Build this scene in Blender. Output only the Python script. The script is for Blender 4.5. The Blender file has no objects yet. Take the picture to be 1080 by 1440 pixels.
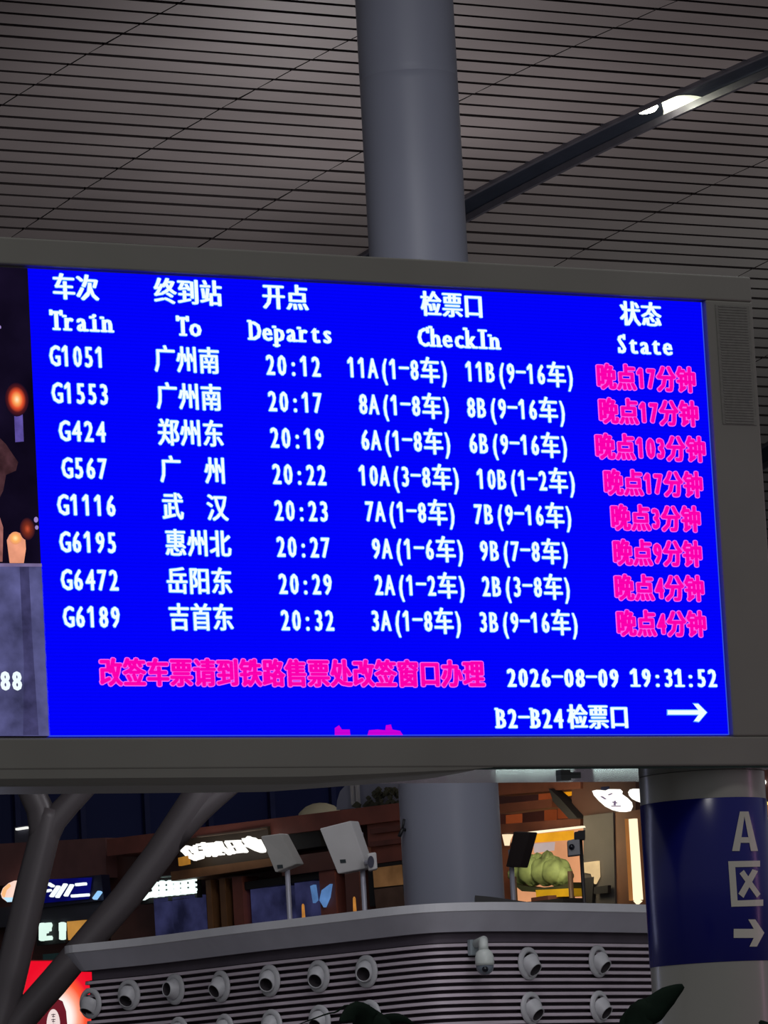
import bpy, math, random
from mathutils import Vector, Matrix
random.seed(7)
C = bpy.context.scene.collection
sc = bpy.context.scene

# ---------------------------------------------------------------- camera
F = 7000.0                                   # focal length in pixels of the 1080x1440 frame
PITCH, ROLL, YAW = 0.133740595, -0.0546789482, 0.533449831
EYE = Vector((0, 0, 1.6))
UP = Vector((0, 0, 1))
FH = Vector((math.sin(YAW), math.cos(YAW), 0))      # horizontal view direction
RT = Vector((math.cos(YAW), -math.sin(YAW), 0))
FW = math.cos(PITCH) * FH + math.sin(PITCH) * UP
_u = -math.sin(PITCH) * FH + math.cos(PITCH) * UP
RR = math.cos(ROLL) * RT + math.sin(ROLL) * _u
UU = -math.sin(ROLL) * RT + math.cos(ROLL) * _u
cam = bpy.data.cameras.new('camera')
cam.sensor_fit = 'VERTICAL'; cam.sensor_height = 24.0; cam.sensor_width = 18.0
cam.lens = 24.0 * F / 1440.0
cam.clip_end = 500
co = bpy.data.objects.new('camera', cam); C.objects.link(co)
m = Matrix((RR, UU, -FW)).transposed().to_4x4(); m.translation = EYE
co.matrix_world = m
sc.camera = co

# ---------------------------------------------------------------- exposure, world, lights
sc.view_settings.view_transform = 'Standard'
sc.view_settings.look = 'None'
sc.view_settings.gamma = 1.0
sc.view_settings.use_curve_mapping = False
sc.view_settings.exposure = 0.0
wd = bpy.data.worlds.new('world'); sc.world = wd; wd.use_nodes = True
wd.node_tree.nodes['Background'].inputs[0].default_value = (0.92, 0.93, 1.0, 1)
wd.node_tree.nodes['Background'].inputs[1].default_value = 0.15


def W(r, d, z):
    """world point from metres to the right, metres ahead, height above the floor"""
    return RT * r + FH * d + UP * z


def lamp(name, kind, loc, power, color=(1, 1, 1), target=None, size=1.0, size_y=None, spread=None):
    l = bpy.data.lights.new(name, kind); l.energy = power; l.color = color
    if kind == 'AREA':
        l.size = size
        if size_y:
            l.shape = 'RECTANGLE'; l.size_y = size_y
        if spread: l.spread = spread
    else:
        l.shadow_soft_size = size
    o = bpy.data.objects.new(name, l); C.objects.link(o); o.location = loc
    if target is not None:
        o.rotation_euler = (Vector(target) - Vector(loc)).to_track_quat('-Z', 'Y').to_euler()
    return o


# unseen area lamps added to brighten the ceiling, the hall and the tree column
lamp('ceiling_fill', 'AREA', W(-0.55, 62.5, 11.4), 110, (0.97, 1, 1), W(-0.6, 63.2, 16), 1.0)
lamp('ceiling_fill', 'AREA', W(-0.5, 68.0, 10.8), 135, (0.97, 1, 1), W(-0.4, 68.8, 16), 1.0)
lamp('ceiling_fill', 'AREA', W(5.5, 66.0, 7.0), 190, (1, 0.93, 0.9), W(4.5, 69, 15), 2.5)
lamp('ceiling_fill', 'AREA', W(10.5, 76.0, 6.0), 300, (0.85, 1, 0.92), W(7.5, 82, 13), 2.0)
lamp('hall_fill', 'AREA', W(9, 34, 15), 300, (0.96, 0.97, 1), W(1, 53, 4), 4.0)
lamp('hall_fill', 'AREA', W(-9, 30, 14), 150, (0.9, 0.92, 1), W(0, 52, 5), 4.0)
lamp('hall_fill', 'AREA', W(7.0, 33, 7.5), 260, (0.97, 0.95, 1), W(0.5, 53, 4.2), 3.0)
lamp('hall_fill', 'AREA', W(5, 8, 32), 1250, (1, 0.98, 0.95), W(1, 30, 4.2), 5.0)
lamp('hall_fill', 'AREA', W(0.5, 47.5, 14.5), 190, (0.95, 0.95, 1), W(0.3, 53, 4), 3.0)
lamp('tree_rim_fill', 'AREA', W(-0.8, 59.6, 7.3), 34, (0.95, 0.95, 1.0), W(-4, 60, 5.6), 1.0)  # unseen lamp added to rim the right edges of the tree column
lamp('column_streak_blue', 'AREA', W(-3.0, 33.9, 4.0), 14, (0.62, 0.66, 1.0), W(1.9, 30.4, 3.6), 0.3, 5.0)  # unseen strip added for the bluish streak on the banded column
lamp('column_streak_pink', 'AREA', W(8.0, 30.9, 3.8), 16, (1.0, 0.45, 0.75), W(1.9, 30.4, 3.6), 0.2, 5.0)  # unseen pink strip added for the column's right-hand streak
for r_, z_, l_, h_, p_, a_ in ((1.40, 2.205, 0.80, 0.016, 0.34, -1.4), (1.25, 2.25, 0.6, 0.007, 0.03, -0.8), (2.30, 2.205, 0.60, 0.020, 0.34, 1.2), (2.28, 2.24, 0.55, 0.016, 0.12, -0.6), (1.55, 2.235, 0.45, 0.008, 0.03, 1.5), (0.75, 2.24, 0.5, 0.006, 0.012, -1.2)):
    lo = lamp('soffit_streak', 'AREA', W(r_, 51.0, z_), p_, (0.78, 1.0, 0.95), W(r_, 40, z_ + 0.9), l_, h_)  # unseen strips added so the soffit reflects bright streaks
    lo.rotation_euler.rotate_axis('Z', math.radians(a_))


# ---------------------------------------------------------------- pixel -> place helpers (survey of the photograph)
def ray(px, py):
    return FW + RR * ((px - 540) / F) - UU * ((py - 720) / F)


def at(px, py, d):
    v = ray(px, py)
    return EYE + v * (d / v.dot(FH))


def at_z(px, py, z):
    v = ray(px, py)
    return EYE + v * ((z - EYE.z) / v.z)


def proj(P):
    q = Vector(P) - EYE
    return 540 + F * q.dot(RR) / q.dot(FW), 720 - F * q.dot(UU) / q.dot(FW)


BY = 25.0                                           # the departure board's front plane


def onboard(px, py):
    v = ray(px, py)
    s = BY / v.y
    return v.x * s, EYE.z + v.z * s


# ---------------------------------------------------------------- materials
def lin(c):
    return tuple(((v / 255) / 12.92 if v / 255 <= 0.04045 else ((v / 255 + 0.055) / 1.055) ** 2.4) for v in c)


MATS = {}


def mat(name, rgb, rough=0.6, metal=0.0, emit=0.0, var=0.12, scale=3.0, bump=0.0, spec=0.5, coat=0.0):
    """procedural principled material; rgb is an sRGB albedo, var a noise variation of it"""
    if name in MATS: return MATS[name]
    m = bpy.data.materials.new(name); m.use_nodes = True
    nt = m.node_tree; b = nt.nodes['Principled BSDF']
    c = lin(rgb)
    tc = nt.nodes.new('ShaderNodeTexCoord')
    no = nt.nodes.new('ShaderNodeTexNoise'); no.inputs['Scale'].default_value = scale; no.inputs['Detail'].default_value = 4
    nt.links.new(tc.outputs['Object'], no.inputs['Vector'])
    rp = nt.nodes.new('ShaderNodeValToRGB')
    rp.color_ramp.elements[0].position = 0.3; rp.color_ramp.elements[1].position = 0.7
    rp.color_ramp.elements[0].color = (*[v * (1 - var) for v in c], 1)
    rp.color_ramp.elements[1].color = (*[min(1, v * (1 + var)) for v in c], 1)
    nt.links.new(no.outputs['Fac'], rp.inputs['Fac'])
    nt.links.new(rp.outputs['Color'], b.inputs['Base Color'])
    b.inputs['Roughness'].default_value = rough
    b.inputs['Metallic'].default_value = metal
    b.inputs['Specular IOR Level'].default_value = spec
    b.inputs['Coat Weight'].default_value = coat
    if emit:
        nt.links.new(rp.outputs['Color'], b.inputs['Emission Color'])
        b.inputs['Emission Strength'].default_value = emit
        b.inputs['Specular IOR Level'].default_value = 0.0
        b.inputs['Base Color'].default_value = (0, 0, 0, 1)
        for l in list(b.inputs['Base Color'].links): nt.links.remove(l)
    if bump:
        bp = nt.nodes.new('ShaderNodeBump'); bp.inputs['Strength'].default_value = bump
        nt.links.new(no.outputs['Fac'], bp.inputs['Height']); nt.links.new(bp.outputs['Normal'], b.inputs['Normal'])
    MATS[name] = m
    return m


def screen_mat(name, rgb, strength=1.0, lines=0.10, pitch=95.0):
    """LED screen picture: emission with the fine rows of its pixel matrix"""
    m = bpy.data.materials.new(name); m.use_nodes = True
    nt = m.node_tree; nt.nodes.clear()
    out = nt.nodes.new('ShaderNodeOutputMaterial'); em = nt.nodes.new('ShaderNodeEmission')
    tc = nt.nodes.new('ShaderNodeTexCoord'); wv = nt.nodes.new('ShaderNodeTexWave')
    wv.wave_type = 'BANDS'; wv.bands_direction = 'Z'; wv.inputs['Scale'].default_value = pitch / 6.28
    wv.inputs['Distortion'].default_value = 0.4; wv.inputs['Detail'].default_value = 1
    nt.links.new(tc.outputs['Object'], wv.inputs['Vector'])
    rp = nt.nodes.new('ShaderNodeValToRGB'); c = lin(rgb)
    rp.color_ramp.elements[0].color = (*[v * (1 - lines) for v in c], 1); rp.color_ramp.elements[1].color = (*c, 1)
    nt.links.new(wv.outputs['Fac'], rp.inputs['Fac']); nt.links.new(rp.outputs['Color'], em.inputs['Color'])
    em.inputs['Strength'].default_value = strength
    nt.links.new(em.outputs[0], out.inputs['Surface'])
    MATS[name] = m
    return m


def radial_mat(name, stops, strength=1.0, elong=1.0):
    """luminous picture of a radial gradient (centre -> rim), over the mesh's own box"""
    m = bpy.data.materials.new(name); m.use_nodes = True
    nt = m.node_tree; nt.nodes.clear()
    out = nt.nodes.new('ShaderNodeOutputMaterial'); em = nt.nodes.new('ShaderNodeEmission')
    tc = nt.nodes.new('ShaderNodeTexCoord'); mp = nt.nodes.new('ShaderNodeMapping')
    mp.inputs['Location'].default_value = (-1, -1, -1); mp.inputs['Scale'].default_value = (2, 2, 2)
    gr = nt.nodes.new('ShaderNodeTexGradient'); gr.gradient_type = 'SPHERICAL'
    sx = nt.nodes.new('ShaderNodeVectorMath'); sx.operation = 'MULTIPLY'; sx.inputs[1].default_value = (elong, 0, 1)
    nt.links.new(tc.outputs['Generated'], mp.inputs['Vector']); nt.links.new(mp.outputs[0], sx.inputs[0])
    nt.links.new(sx.outputs[0], gr.inputs['Vector'])
    rp = nt.nodes.new('ShaderNodeValToRGB')
    while len(rp.color_ramp.elements) < len(stops): rp.color_ramp.elements.new(0.5)
    for e, (p, c) in zip(rp.color_ramp.elements, stops): e.position = p; e.color = (*lin(c), 1)
    nt.links.new(gr.outputs['Fac'], rp.inputs['Fac']); nt.links.new(rp.outputs['Color'], em.inputs['Color'])
    em.inputs['Strength'].default_value = strength
    nt.links.new(em.outputs[0], out.inputs['Surface'])
    MATS[name] = m
    return m


# ---------------------------------------------------------------- mesh builder
class MB:
    def __init__(s): s.v = []; s.f = []; s.mi = []; s.sm = []

    def add(s, vs, fs, mi=0, smooth=False):
        o = len(s.v); s.v += [Vector(p) for p in vs]
        for f in fs: s.f.append(tuple(o + i for i in f)); s.mi.append(mi); s.sm.append(smooth)
        return s

    def box(s, lo, hi, mi=0, M=None):
        (a, b, c), (d, e, f) = lo, hi
        p = [(a, b, c), (d, b, c), (d, e, c), (a, e, c), (a, b, f), (d, b, f), (d, e, f), (a, e, f)]
        if M is not None: p = [M @ Vector(q) for q in p]
        return s.add(p, [(0, 3, 2, 1), (4, 5, 6, 7), (0, 1, 5, 4), (1, 2, 6, 5), (2, 3, 7, 6), (3, 0, 4, 7)], mi)

    def prism(s, pts, vec, mi=0, side=None):
        n = len(pts); p = [Vector(q) for q in pts]; q = [a + Vector(vec) for a in p]
        s.add(p + q, [tuple(range(n)), tuple(range(2 * n - 1, n - 1, -1))], mi)
        o = len(s.v) - 2 * n
        for i in range(n):
            j = (i + 1) % n
            s.f.append((o + i, o + n + i, o + n + j, o + j)); s.mi.append(mi if side is None else side); s.sm.append(False)
        return s

    def flat(s, pts, mi=0):
        return s.add(pts, [tuple(range(len(pts)))], mi)

    def tube(s, pts, rads, n=20, mi=0, caps=True):
        pts = [Vector(p) for p in pts]
        if not hasattr(rads, '__len__'): rads = [rads] * len(pts)
        t0 = (pts[1] - pts[0]).normalized()
        ref = Vector((0, 0, 1)) if abs(t0.z) < 0.9 else Vector((1, 0, 0))
        u = t0.cross(ref).normalized()
        rings = []
        for i, p in enumerate(pts):
            t = (pts[min(i + 1, len(pts) - 1)] - pts[max(i - 1, 0)]).normalized()
            u = (u - t * u.dot(t)).normalized(); w = t.cross(u)
            rings.append([p + (u * math.cos(6.28318 * k / n) + w * math.sin(6.28318 * k / n)) * rads[i] for k in range(n)])
        vs = [q for r in rings for q in r]
        fs = [(i * n + k, i * n + (k + 1) % n, (i + 1) * n + (k + 1) % n, (i + 1) * n + k) for i in range(len(pts) - 1) for k in range(n)]
        s.add(vs, fs, mi, True)
        if caps:
            o = len(s.v) - len(vs)
            s.f.append(tuple(o + k for k in range(n - 1, -1, -1))); s.mi.append(mi); s.sm.append(False)
            o2 = len(s.v) - n
            s.f.append(tuple(o2 + k for k in range(n))); s.mi.append(mi); s.sm.append(False)
        return s

    def lathe(s, prof, n=48, M=None, mi=0, mis=None):
        """prof: (radius, height) from bottom to top, around local Z"""
        M = M or Matrix.Identity(4); vs = []
        for r, z in prof:
            vs += [M @ Vector((r * math.cos(6.28318530718 * k / n), r * math.sin(6.28318530718 * k / n), z)) for k in range(n)]
        for i in range(len(prof) - 1):
            pass
        o = len(s.v); s.v += vs
        for i in range(len(prof) - 1):
            for k in range(n):
                s.f.append((o + i * n + k, o + i * n + (k + 1) % n, o + (i + 1) * n + (k + 1) % n, o + (i + 1) * n + k))
                s.mi.append(mis[i] if mis else mi); s.sm.append(True)
        return s

    def obj(s, name, mats, parent=None, origin=None, bevel=0.0):
        """ONE mesh object; vertices were given in the parent's space (world space for a top-level mesh with an origin)"""
        me = bpy.data.meshes.new(name)
        og = Vector(origin) if origin is not None else (Vector(parent['_base']) if parent is not None and '_base' in parent else Vector((0, 0, 0)))
        me.from_pydata([tuple(p - og) for p in s.v], [], s.f)
        for mm in (mats if isinstance(mats, (list, tuple)) else [mats]): me.materials.append(mm)
        for p, i, sm in zip(me.polygons, s.mi, s.sm): p.material_index = i; p.use_smooth = sm
        me.update()
        o = bpy.data.objects.new(name, me); C.objects.link(o)
        if parent is not None:
            o.parent = parent; o['_base'] = tuple(og)
        else:
            o.location = og
            o['_base'] = tuple(og)
        if bevel:
            b = o.modifiers.new('bevel', 'BEVEL'); b.width = bevel; b.segments = 3; b.limit_method = 'ANGLE'
        return o


def thing(name, label, cat, base, group=None):
    o = bpy.data.objects.new(name, None); C.objects.link(o); o.location = base
    o['label'] = label; o['category'] = cat; o['_base'] = tuple(base)
    if group: o['group'] = group
    return o


def tag(o, label, cat, group=None):
    o['label'] = label; o['category'] = cat
    if group: o['group'] = group
    return o


def structure(o):
    o['kind'] = 'structure'; return o


# ================================================================ THE SETTING
M_floor = mat('polished_stone', (120, 118, 115), 0.3, var=0.08, scale=0.6)
fb = MB().box((-60, -20, -0.2), (90, 110, 0))
structure(fb.obj('floor', M_floor))

# ---- ceiling of long metal planks, curving down towards the far end
PW = 0.505
P0 = at(540, -20, 60.0)
prof = [(P0.y, P0.z)]
for k in range(56):
    th = math.radians(0.5 + 12.5 * k / 56); y, z = prof[-1]
    prof.append((y + PW * math.cos(th), z - PW * math.sin(th)))
for k in range(24):
    y, z = prof[0]; prof.insert(0, (y - PW, z + 0.002 * k))


def ceil_hit(px, py):
    v = ray(px, py); best = None
    for (y0, z0), (y1, z1) in zip(prof, prof[1:]):
        n = (z1 - z0, -(y1 - y0)); den = v.y * n[0] + v.z * n[1]
        s = ((y0 - EYE.y) * n[0] + (z0 - EYE.z) * n[1]) / den
        q = EYE + v * s
        t = ((q.y - y0) * (y1 - y0) + (q.z - z0) * (z1 - z0)) / PW ** 2
        if -1e-6 <= t <= 1 + 1e-6: best = q; break
    return best


def ceil_z(Y):
    for (y0, z0), (y1, z1) in zip(prof, prof[1:]):
        if y0 <= Y <= y1: return z0 + (z1 - z0) * (Y - y0) / (y1 - y0)
    return prof[-1][1]


TU = (ceil_hit(661, 271).x + ceil_hit(870, 167).x) / 2        # upper and lower edges of the dark light trough
TL = (ceil_hit(661, 312).x + ceil_hit(870, 191).x) / 2
T2U, T2L = ceil_hit(1072, 626).x, ceil_hit(1072, 657).x
print('trough', TU, TL, T2U, T2L)
JX = [28.75 - 3.05 * 3, 28.75 - 3.05 * 2, 28.75 - 3.05, 28.75, 31.77, 34.85]
JX2 = [41.1, 44.55, 47.8]
segs = []
xs = [12.0] + JX + [TU]
segs += list(zip(xs, xs[1:]))
xs = [TL] + JX2 + [T2U]
segs += list(zip(xs, xs[1:]))
xs = [T2L, T2L + 3.3, T2L + 6.6, T2L + 10, T2L + 14]
segs += list(zip(xs, xs[1:]))
M_plank = mat('ceiling_panel', (146, 134, 134), 0.42, 0.25, var=0.2, scale=0.22, spec=0.4)
M_gap = mat('ceiling_void', (30, 19, 21), 0.9, var=0.05)
cb = MB()
for (y0, z0), (y1, z1) in zip(prof, prof[1:]):
    t = Vector((0, y1 - y0, z1 - z0)).normalized(); n = Vector((0, -t.z, t.y))
    a = Vector((0, y0, z0)) + t * 0.05; b = Vector((0, y1, z1)) - t * 0.05
    for x0, x1 in segs:
        g = 0.013
        ex = lambda p, x: Vector((x, p.y, p.z))
        tilt = random.uniform(-0.006, 0.006)
        A, B = a - n * 0.0, b + n * tilt
        cb.prism([ex(A, x0 + g), ex(A, x1 - g), ex(B, x1 - g), ex(B, x0 + g)], n * 0.05, 0, 1)
bk = []
for y, z in prof: bk.append((12.0, y, z + 0.16)); bk.append((T2L + 14, y, z + 0.16))
cb.add(bk, [(2 * i, 2 * i + 1, 2 * i + 3, 2 * i + 2) for i in range(len(prof) - 1)], 1)
structure(cb.obj('ceiling', [M_plank, M_gap]))

# ---- far glazed night wall closing the hall
M_night = mat('night_glass', (28, 32, 76), 0.5, var=0.3, scale=0.15, spec=0.1)
M_mull = mat('dark_mullion', (44, 46, 84), 0.6, spec=0.1)
YB = prof[-1][0] + 0.35
wb = MB().box((5, YB, 0), (90, YB + 0.3, prof[-1][1] + 0.6))
wback = structure(wb.obj('wall_back', M_night))
mb = MB()
for i in range(60): mb.box((8 + 1.3 * i - 0.05, YB - 0.1, 0), (8 + 1.3 * i + 0.05, YB, prof[-1][1]))
for z in (3.5, 6.5, 9.5): mb.box((5, YB - 0.08, z - 0.05), (90, YB, z + 0.05))
mb.obj('mullion_grid', M_mull, wback)

# ---- curved louvred wall of the mezzanine with its flared parapet
ZT = at(640, 1269, 53.0).z
ctrl = [(86, 1330.2), (200, 1318.5), (330, 1301.5), (420, 1291), (500, 1281.5), (560, 1274.5), (620, 1270), (700, 1268.3), (800, 1269.5), (900, 1271.8), (1000, 1274.5), (1100, 1277.6), (1250, 1283)]


def catmull(P, per=8):
    out = []
    for i in range(len(P) - 1):
        p0 = P[max(i - 1, 0)]; p1 = P[i]; p2 = P[i + 1]; p3 = P[min(i + 2, len(P) - 1)]
        for k in range(per):
            t = k / per
            out.append(0.5 * ((2 * p1) + (p2 - p0) * t + (2 * p0 - 5 * p1 + 4 * p2 - p3) * t * t + (3 * p1 - p0 - 3 * p2 + p3) * t ** 3))
    out.append(P[-1]); return out


front = [at_z(x, y, ZT) for x, y in ctrl]
for q in front: q.z = 0
front = catmull(front)
for _ in range(6):                                  # smooth the survey noise, ends kept
    front = [front[0]] + [(front[i - 1] + front[i] * 2 + front[i + 1]) / 4 for i in range(1, len(front) - 1)] + [front[-1]]
# the end of the wall turns away on the left
t0 = (front[0] - front[1]).normalized()
inner = Vector((-t0.y, t0.x, 0))
if inner.dot(FH) < 0: inner = -inner
turn = []
R0 = 0.45
for k in range(1, 10):
    a = math.radians(10 * k)
    turn.append(front[0] + t0 * (R0 * math.sin(a)) + inner * (R0 * (1 - math.cos(a))))
turn.append(turn[-1] + inner * 1.5)
# keep the silhouette of the corner where the photograph has it
cor = -t0 * (R0 * 0.55)
front = [q + cor for q in reversed(turn)] + [q for q in front if (q - front[0]).dot(-t0) > R0 * 0.55 + 0.05]
NRM = []
for i in range(len(front)):
    t = (front[min(i + 1, len(front) - 1)] - front[max(i - 1, 0)]).normalized()
    n = Vector((t.y, -t.x, 0))
    NRM.append(n)
OFF = 0.24                                          # front curve is the coping; the louvre face lies behind it


def curve_at(off):
    return [p - n * (OFF - off) for p, n in zip(front, NRM)]


def strip(mb, offz, mi, smooth=False):
    """sheet along the wall through (offset, z) stations, in order"""
    cols = [[Vector((p.x, p.y, z)) for p in curve_at(o)] for o, z in offz]
    n = len(front)
    for a, b in zip(cols, cols[1:]):
        mb.add(a + b, [(i, i + 1, n + i + 1, n + i) for i in range(n - 1)], mi, smooth)


M_coping = mat('painted_parapet', (226, 226, 232), 0.45, var=0.05)
M_fascia = mat('painted_fascia', (206, 204, 216), 0.5, var=0.05)
M_recess = mat('dark_recess', (104, 94, 106), 0.7, var=0.1)
M_slat = mat('white_louvre', (214, 200, 212), 0.45, var=0.06)
M_lback = mat('louvre_void', (34, 24, 32), 0.9, var=0.1)
wm = MB()
strip(wm, [(-0.55, 0.0), (-0.55, ZT - 0.02)], 2)
strip(wm, [(-0.55, ZT), (0.02, ZT), (OFF, ZT), (OFF, ZT - 0.088), (OFF - 0.015, ZT - 0.095)], 0)
strip(wm, [(OFF - 0.015, ZT - 0.095), (0.06, ZT - 0.300)], 1)
strip(wm, [(0.06, ZT - 0.300), (-0.06, ZT - 0.305), (-0.06, ZT - 0.415), (0.02, ZT - 0.418)], 2)
strip(wm, [(-0.03, ZT - 0.41), (-0.03, 0.0)], 4)
PITCHZ = 0.0757
z = ZT - 0.42
nsl = 0
while z > 1.0:
    strip(wm, [(-0.03, z), (0.018, z - 0.003), (0.022, z - 0.036), (-0.03, z - 0.040)], 3)
    z -= PITCHZ; nsl += 1
strip(wm, [(0.02, z), (0.02, 0.0)], 1)
wall = structure(wm.obj('wall_center', [M_coping, M_fascia, M_recess, M_slat, M_lback]))
FACE = curve_at(0.022)


def on_wall(px, py, shift=0.0):
    """point of the louvre face seen at a pixel, and the face's outward normal"""
    best = None
    for i in range(len(FACE) - 1):
        for k in range(6):
            q = FACE[i].lerp(FACE[i + 1], k / 6)
            z = at(px, py, q.dot(FH)).z
            e = abs(proj((q.x, q.y, z))[0] - px)
            nn = NRM[i].lerp(NRM[i + 1], k / 6).normalized()
            if nn.dot(FH) < 0.25 and (best is None or e < best[0]): best = (e, Vector((q.x, q.y, z)), nn)
    return best[1] + best[2] * shift, best[2]


# ---- mezzanine floor behind the parapet
ZM = ZT - 1.05
mf = MB()
ins = curve_at(-0.56)
pts = [Vector((p.x, p.y, ZM)) for p in ins]
far = [W(-30, 58.5, ZM), W(-30, 80, ZM), W(14, 80, ZM)]
back = [Vector((p.x, p.y, ZM)) + FH * 22 for p in ins]
n = len(pts)
mf.add(pts + back, [(i, i + 1, n + i + 1, n + i) for i in range(n - 1)], 0)
mf.add([Vector((q.x, q.y, ZM)) for q in (ins[0], ins[0] + FH * 22, ins[0] + FH * 22 - RT * 14, ins[0] - RT * 14 + FH * 3)], [(0, 1, 2, 3)], 0)
structure(mf.obj('floor_mezzanine', mat('dark_decking', (60, 48, 44), 0.6)))

# ================================================================ PILLARS
M_pillar = mat('painted_pillar', (140, 143, 158), 0.42, 0.0, var=0.04, scale=0.5, spec=0.35)
pc = at(635, 1190, 57.0)
pil = thing('round_pillar', 'tall round grey pillar rising behind the departure board to the ceiling', 'pillar', (pc.x, pc.y, ZM))
PR = 70.5 / 7000 * 57.0
Mp = Matrix.Translation((pc.x, pc.y, 0))
zt = ceil_z(pc.y) - 0.02
zs = at(575, 112, 57).z
pb = MB().lathe([(PR, ZM), (PR, zs - 0.12), (PR, zs - 0.10), (PR, zs - 0.012), (PR - 0.004, zs - 0.004), (PR - 0.004, zs + 0.004), (PR, zs + 0.012), (PR, zs + 0.10), (PR, zs + 0.12), (PR, zt)], 72, Mp)
shaft = pb.obj('shaft', M_pillar, pil)
hk = MB()
hp = at(573, 1168, 56.9) - FH * (PR * 0.35)
hk.tube([hp + FH * 0.1, hp - RT * 0.06, hp - RT * 0.10 - UP * 0.08], 0.022, 8).tube([hp - RT * 0.06, hp - RT * 0.03 + UP * 0.12], 0.015, 8)
hk.obj('hook', mat('black_iron', (22, 22, 26), 0.5), pil)

# ================================================================ DEPARTURE BOARD
bx = lambda x, y: onboard(x, y)
X0, _ = bx(54, 720); X1 = (bx(988, 425)[0] + bx(1023, 1034)[0]) / 2
XL = (bx(37, 378)[0] + bx(70, 1035)[0]) / 2
ZB = (bx(70, 1035)[1] + bx(1023, 1034)[1]) / 2
ZTOP = (bx(37, 378)[1] + bx(988, 425)[1]) / 2
HZT = (bx(0, 335)[1] + bx(1052, 390)[1]) / 2            # housing top
HX1 = (bx(1053, 389)[0] + bx(1071, 720)[0]) / 2         # housing right side
HZB = (bx(1020, 1077)[1] + bx(700, 1079)[1]) / 2 - 0.002
XA = XL - 2.6                                           # advert part of the screen runs on to the left, out of frame
HX0 = XA - 0.3
BD = 0.86                                               # housing depth
board = thing('departure_board', 'large LED departure board with blue timetable in a dark grey housing on a banded column', 'departure board', ((HX0 + HX1) / 2, BY + BD / 2, HZB))
M_house = mat('grey_housing', (146, 144, 136), 0.42, 0.2, var=0.06, scale=1.2, spec=0.4)
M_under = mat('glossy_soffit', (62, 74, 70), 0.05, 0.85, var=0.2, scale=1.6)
M_bezel = mat('bezel_panel_grey', (130, 129, 122), 0.6, var=0.1, scale=30)
hb = MB()
yf = BY - 0.035
# front frame as four bars around the screen, body behind, soffit below
e = 0.012
def bar(a, b, c, d): hb.box((a, yf, b), (c, BY + 0.1, d))
bar(HX0, ZTOP + e, HX1, HZT); bar(HX0, HZB, HX1, ZB - e); bar(X1 + e, ZB - e, HX1, ZTOP + e); bar(HX0, ZB - e, XA - e, ZTOP + e)
hb.box((HX0, BY + 0.02, HZB + 0.004), (HX1, BY + BD, HZT))
house = hb.obj('housing', M_house, board, bevel=0.012)
# rounded belly under the left half and the glossy soffit
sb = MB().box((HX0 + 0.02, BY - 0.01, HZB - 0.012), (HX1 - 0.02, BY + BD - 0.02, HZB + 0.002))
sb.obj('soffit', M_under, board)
xb0 = HX0; xb1 = bx(690, 1085)[0]
rb = MB()
N = 28
ring = []
for i in range(N + 1):
    u = i / N; x = xb0 + (xb1 - xb0) * u
    dep = 0.085 * min(1.0, (1 - u) / 0.22) ** 0.8 + 0.003
    ring.append([(x, yf + 0.004, HZB + 0.01), (x, yf + 0.006, HZB - dep * 0.55), (x, yf + 0.03, HZB - dep * 0.9), (x, yf + 0.06, HZB - dep), (x, BY + 0.5, HZB - dep), (x, BY + 0.52, HZB + 0.01)])
k = 6
rb.add([p for r_ in ring for p in r_], [(i * k + j, (i + 1) * k + j, (i + 1) * k + j + 1, i * k + j + 1) for i in range(N) for j in range(k - 1)], 0, False)
rb.obj('bottom_trim', M_house, board)
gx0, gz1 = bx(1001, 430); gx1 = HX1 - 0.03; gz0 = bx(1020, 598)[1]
gm = MB()  # slightly darker ribbed panel on the right bezel
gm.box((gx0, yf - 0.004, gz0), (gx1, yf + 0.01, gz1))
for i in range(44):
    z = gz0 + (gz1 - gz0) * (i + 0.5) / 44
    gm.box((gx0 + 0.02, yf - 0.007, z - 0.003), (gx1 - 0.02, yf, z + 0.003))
gm.obj('bezel_panel', M_bezel, board)
# bracket and studs on the soffit
sk = MB()
s0 = at(803, 1088, 30.0)
sk.box((s0.x - 0.035, BY + 0.36, HZB - 0.045), (s0.x + 0.035, BY + 0.42, HZB))
sk.box((s0.x + 0.035, BY + 0.38, HZB - 0.03), (s0.x + 0.12, BY + 0.40, HZB - 0.012))
sk.obj('mounting_bracket', mat('bracket_steel', (120, 128, 124), 0.4, 0.5), board)

M_blue = screen_mat('led_blue', (2, 2, 255), 1.0, 0.10)
M_edge = screen_mat('led_edge', (60, 90, 235), 0.8, 0.0)
pn = MB()
pn.box((XL, BY - 0.004, ZB), (X1, BY + 0.03, ZTOP))
panel = pn.obj('timetable_screen', M_blue, board)
eb = MB()
eb.box((X1 - 0.006, BY - 0.006, ZB), (X1, BY + 0.0, ZTOP)); eb.box((XL, BY - 0.006, ZB), (X1, BY, ZB + 0.005))
eb.obj('screen_edge', M_edge, panel)

# ---- lettering: outlines of Blender's own typeface laid out like the matrix fonts of the board
GL = {}


def glyph(ch):
    if ch in GL: return GL[ch]
    cu = bpy.data.curves.new('glyph', 'FONT'); cu.body = ch; cu.size = 1.0; cu.resolution_u = 2
    o = bpy.data.objects.new('glyph', cu); C.objects.link(o)
    bpy.context.view_layer.update()
    dg = bpy.context.evaluated_depsgraph_get()
    oe = o.evaluated_get(dg); me = oe.to_mesh()
    vs = [(v.co.x, v.co.y) for v in me.vertices]; fs = [tuple(p.vertices) for p in me.polygons]
    oe.to_mesh_clear(); bpy.data.objects.remove(o); bpy.data.curves.remove(cu)
    GL[ch] = (vs, fs); return GL[ch]


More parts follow.
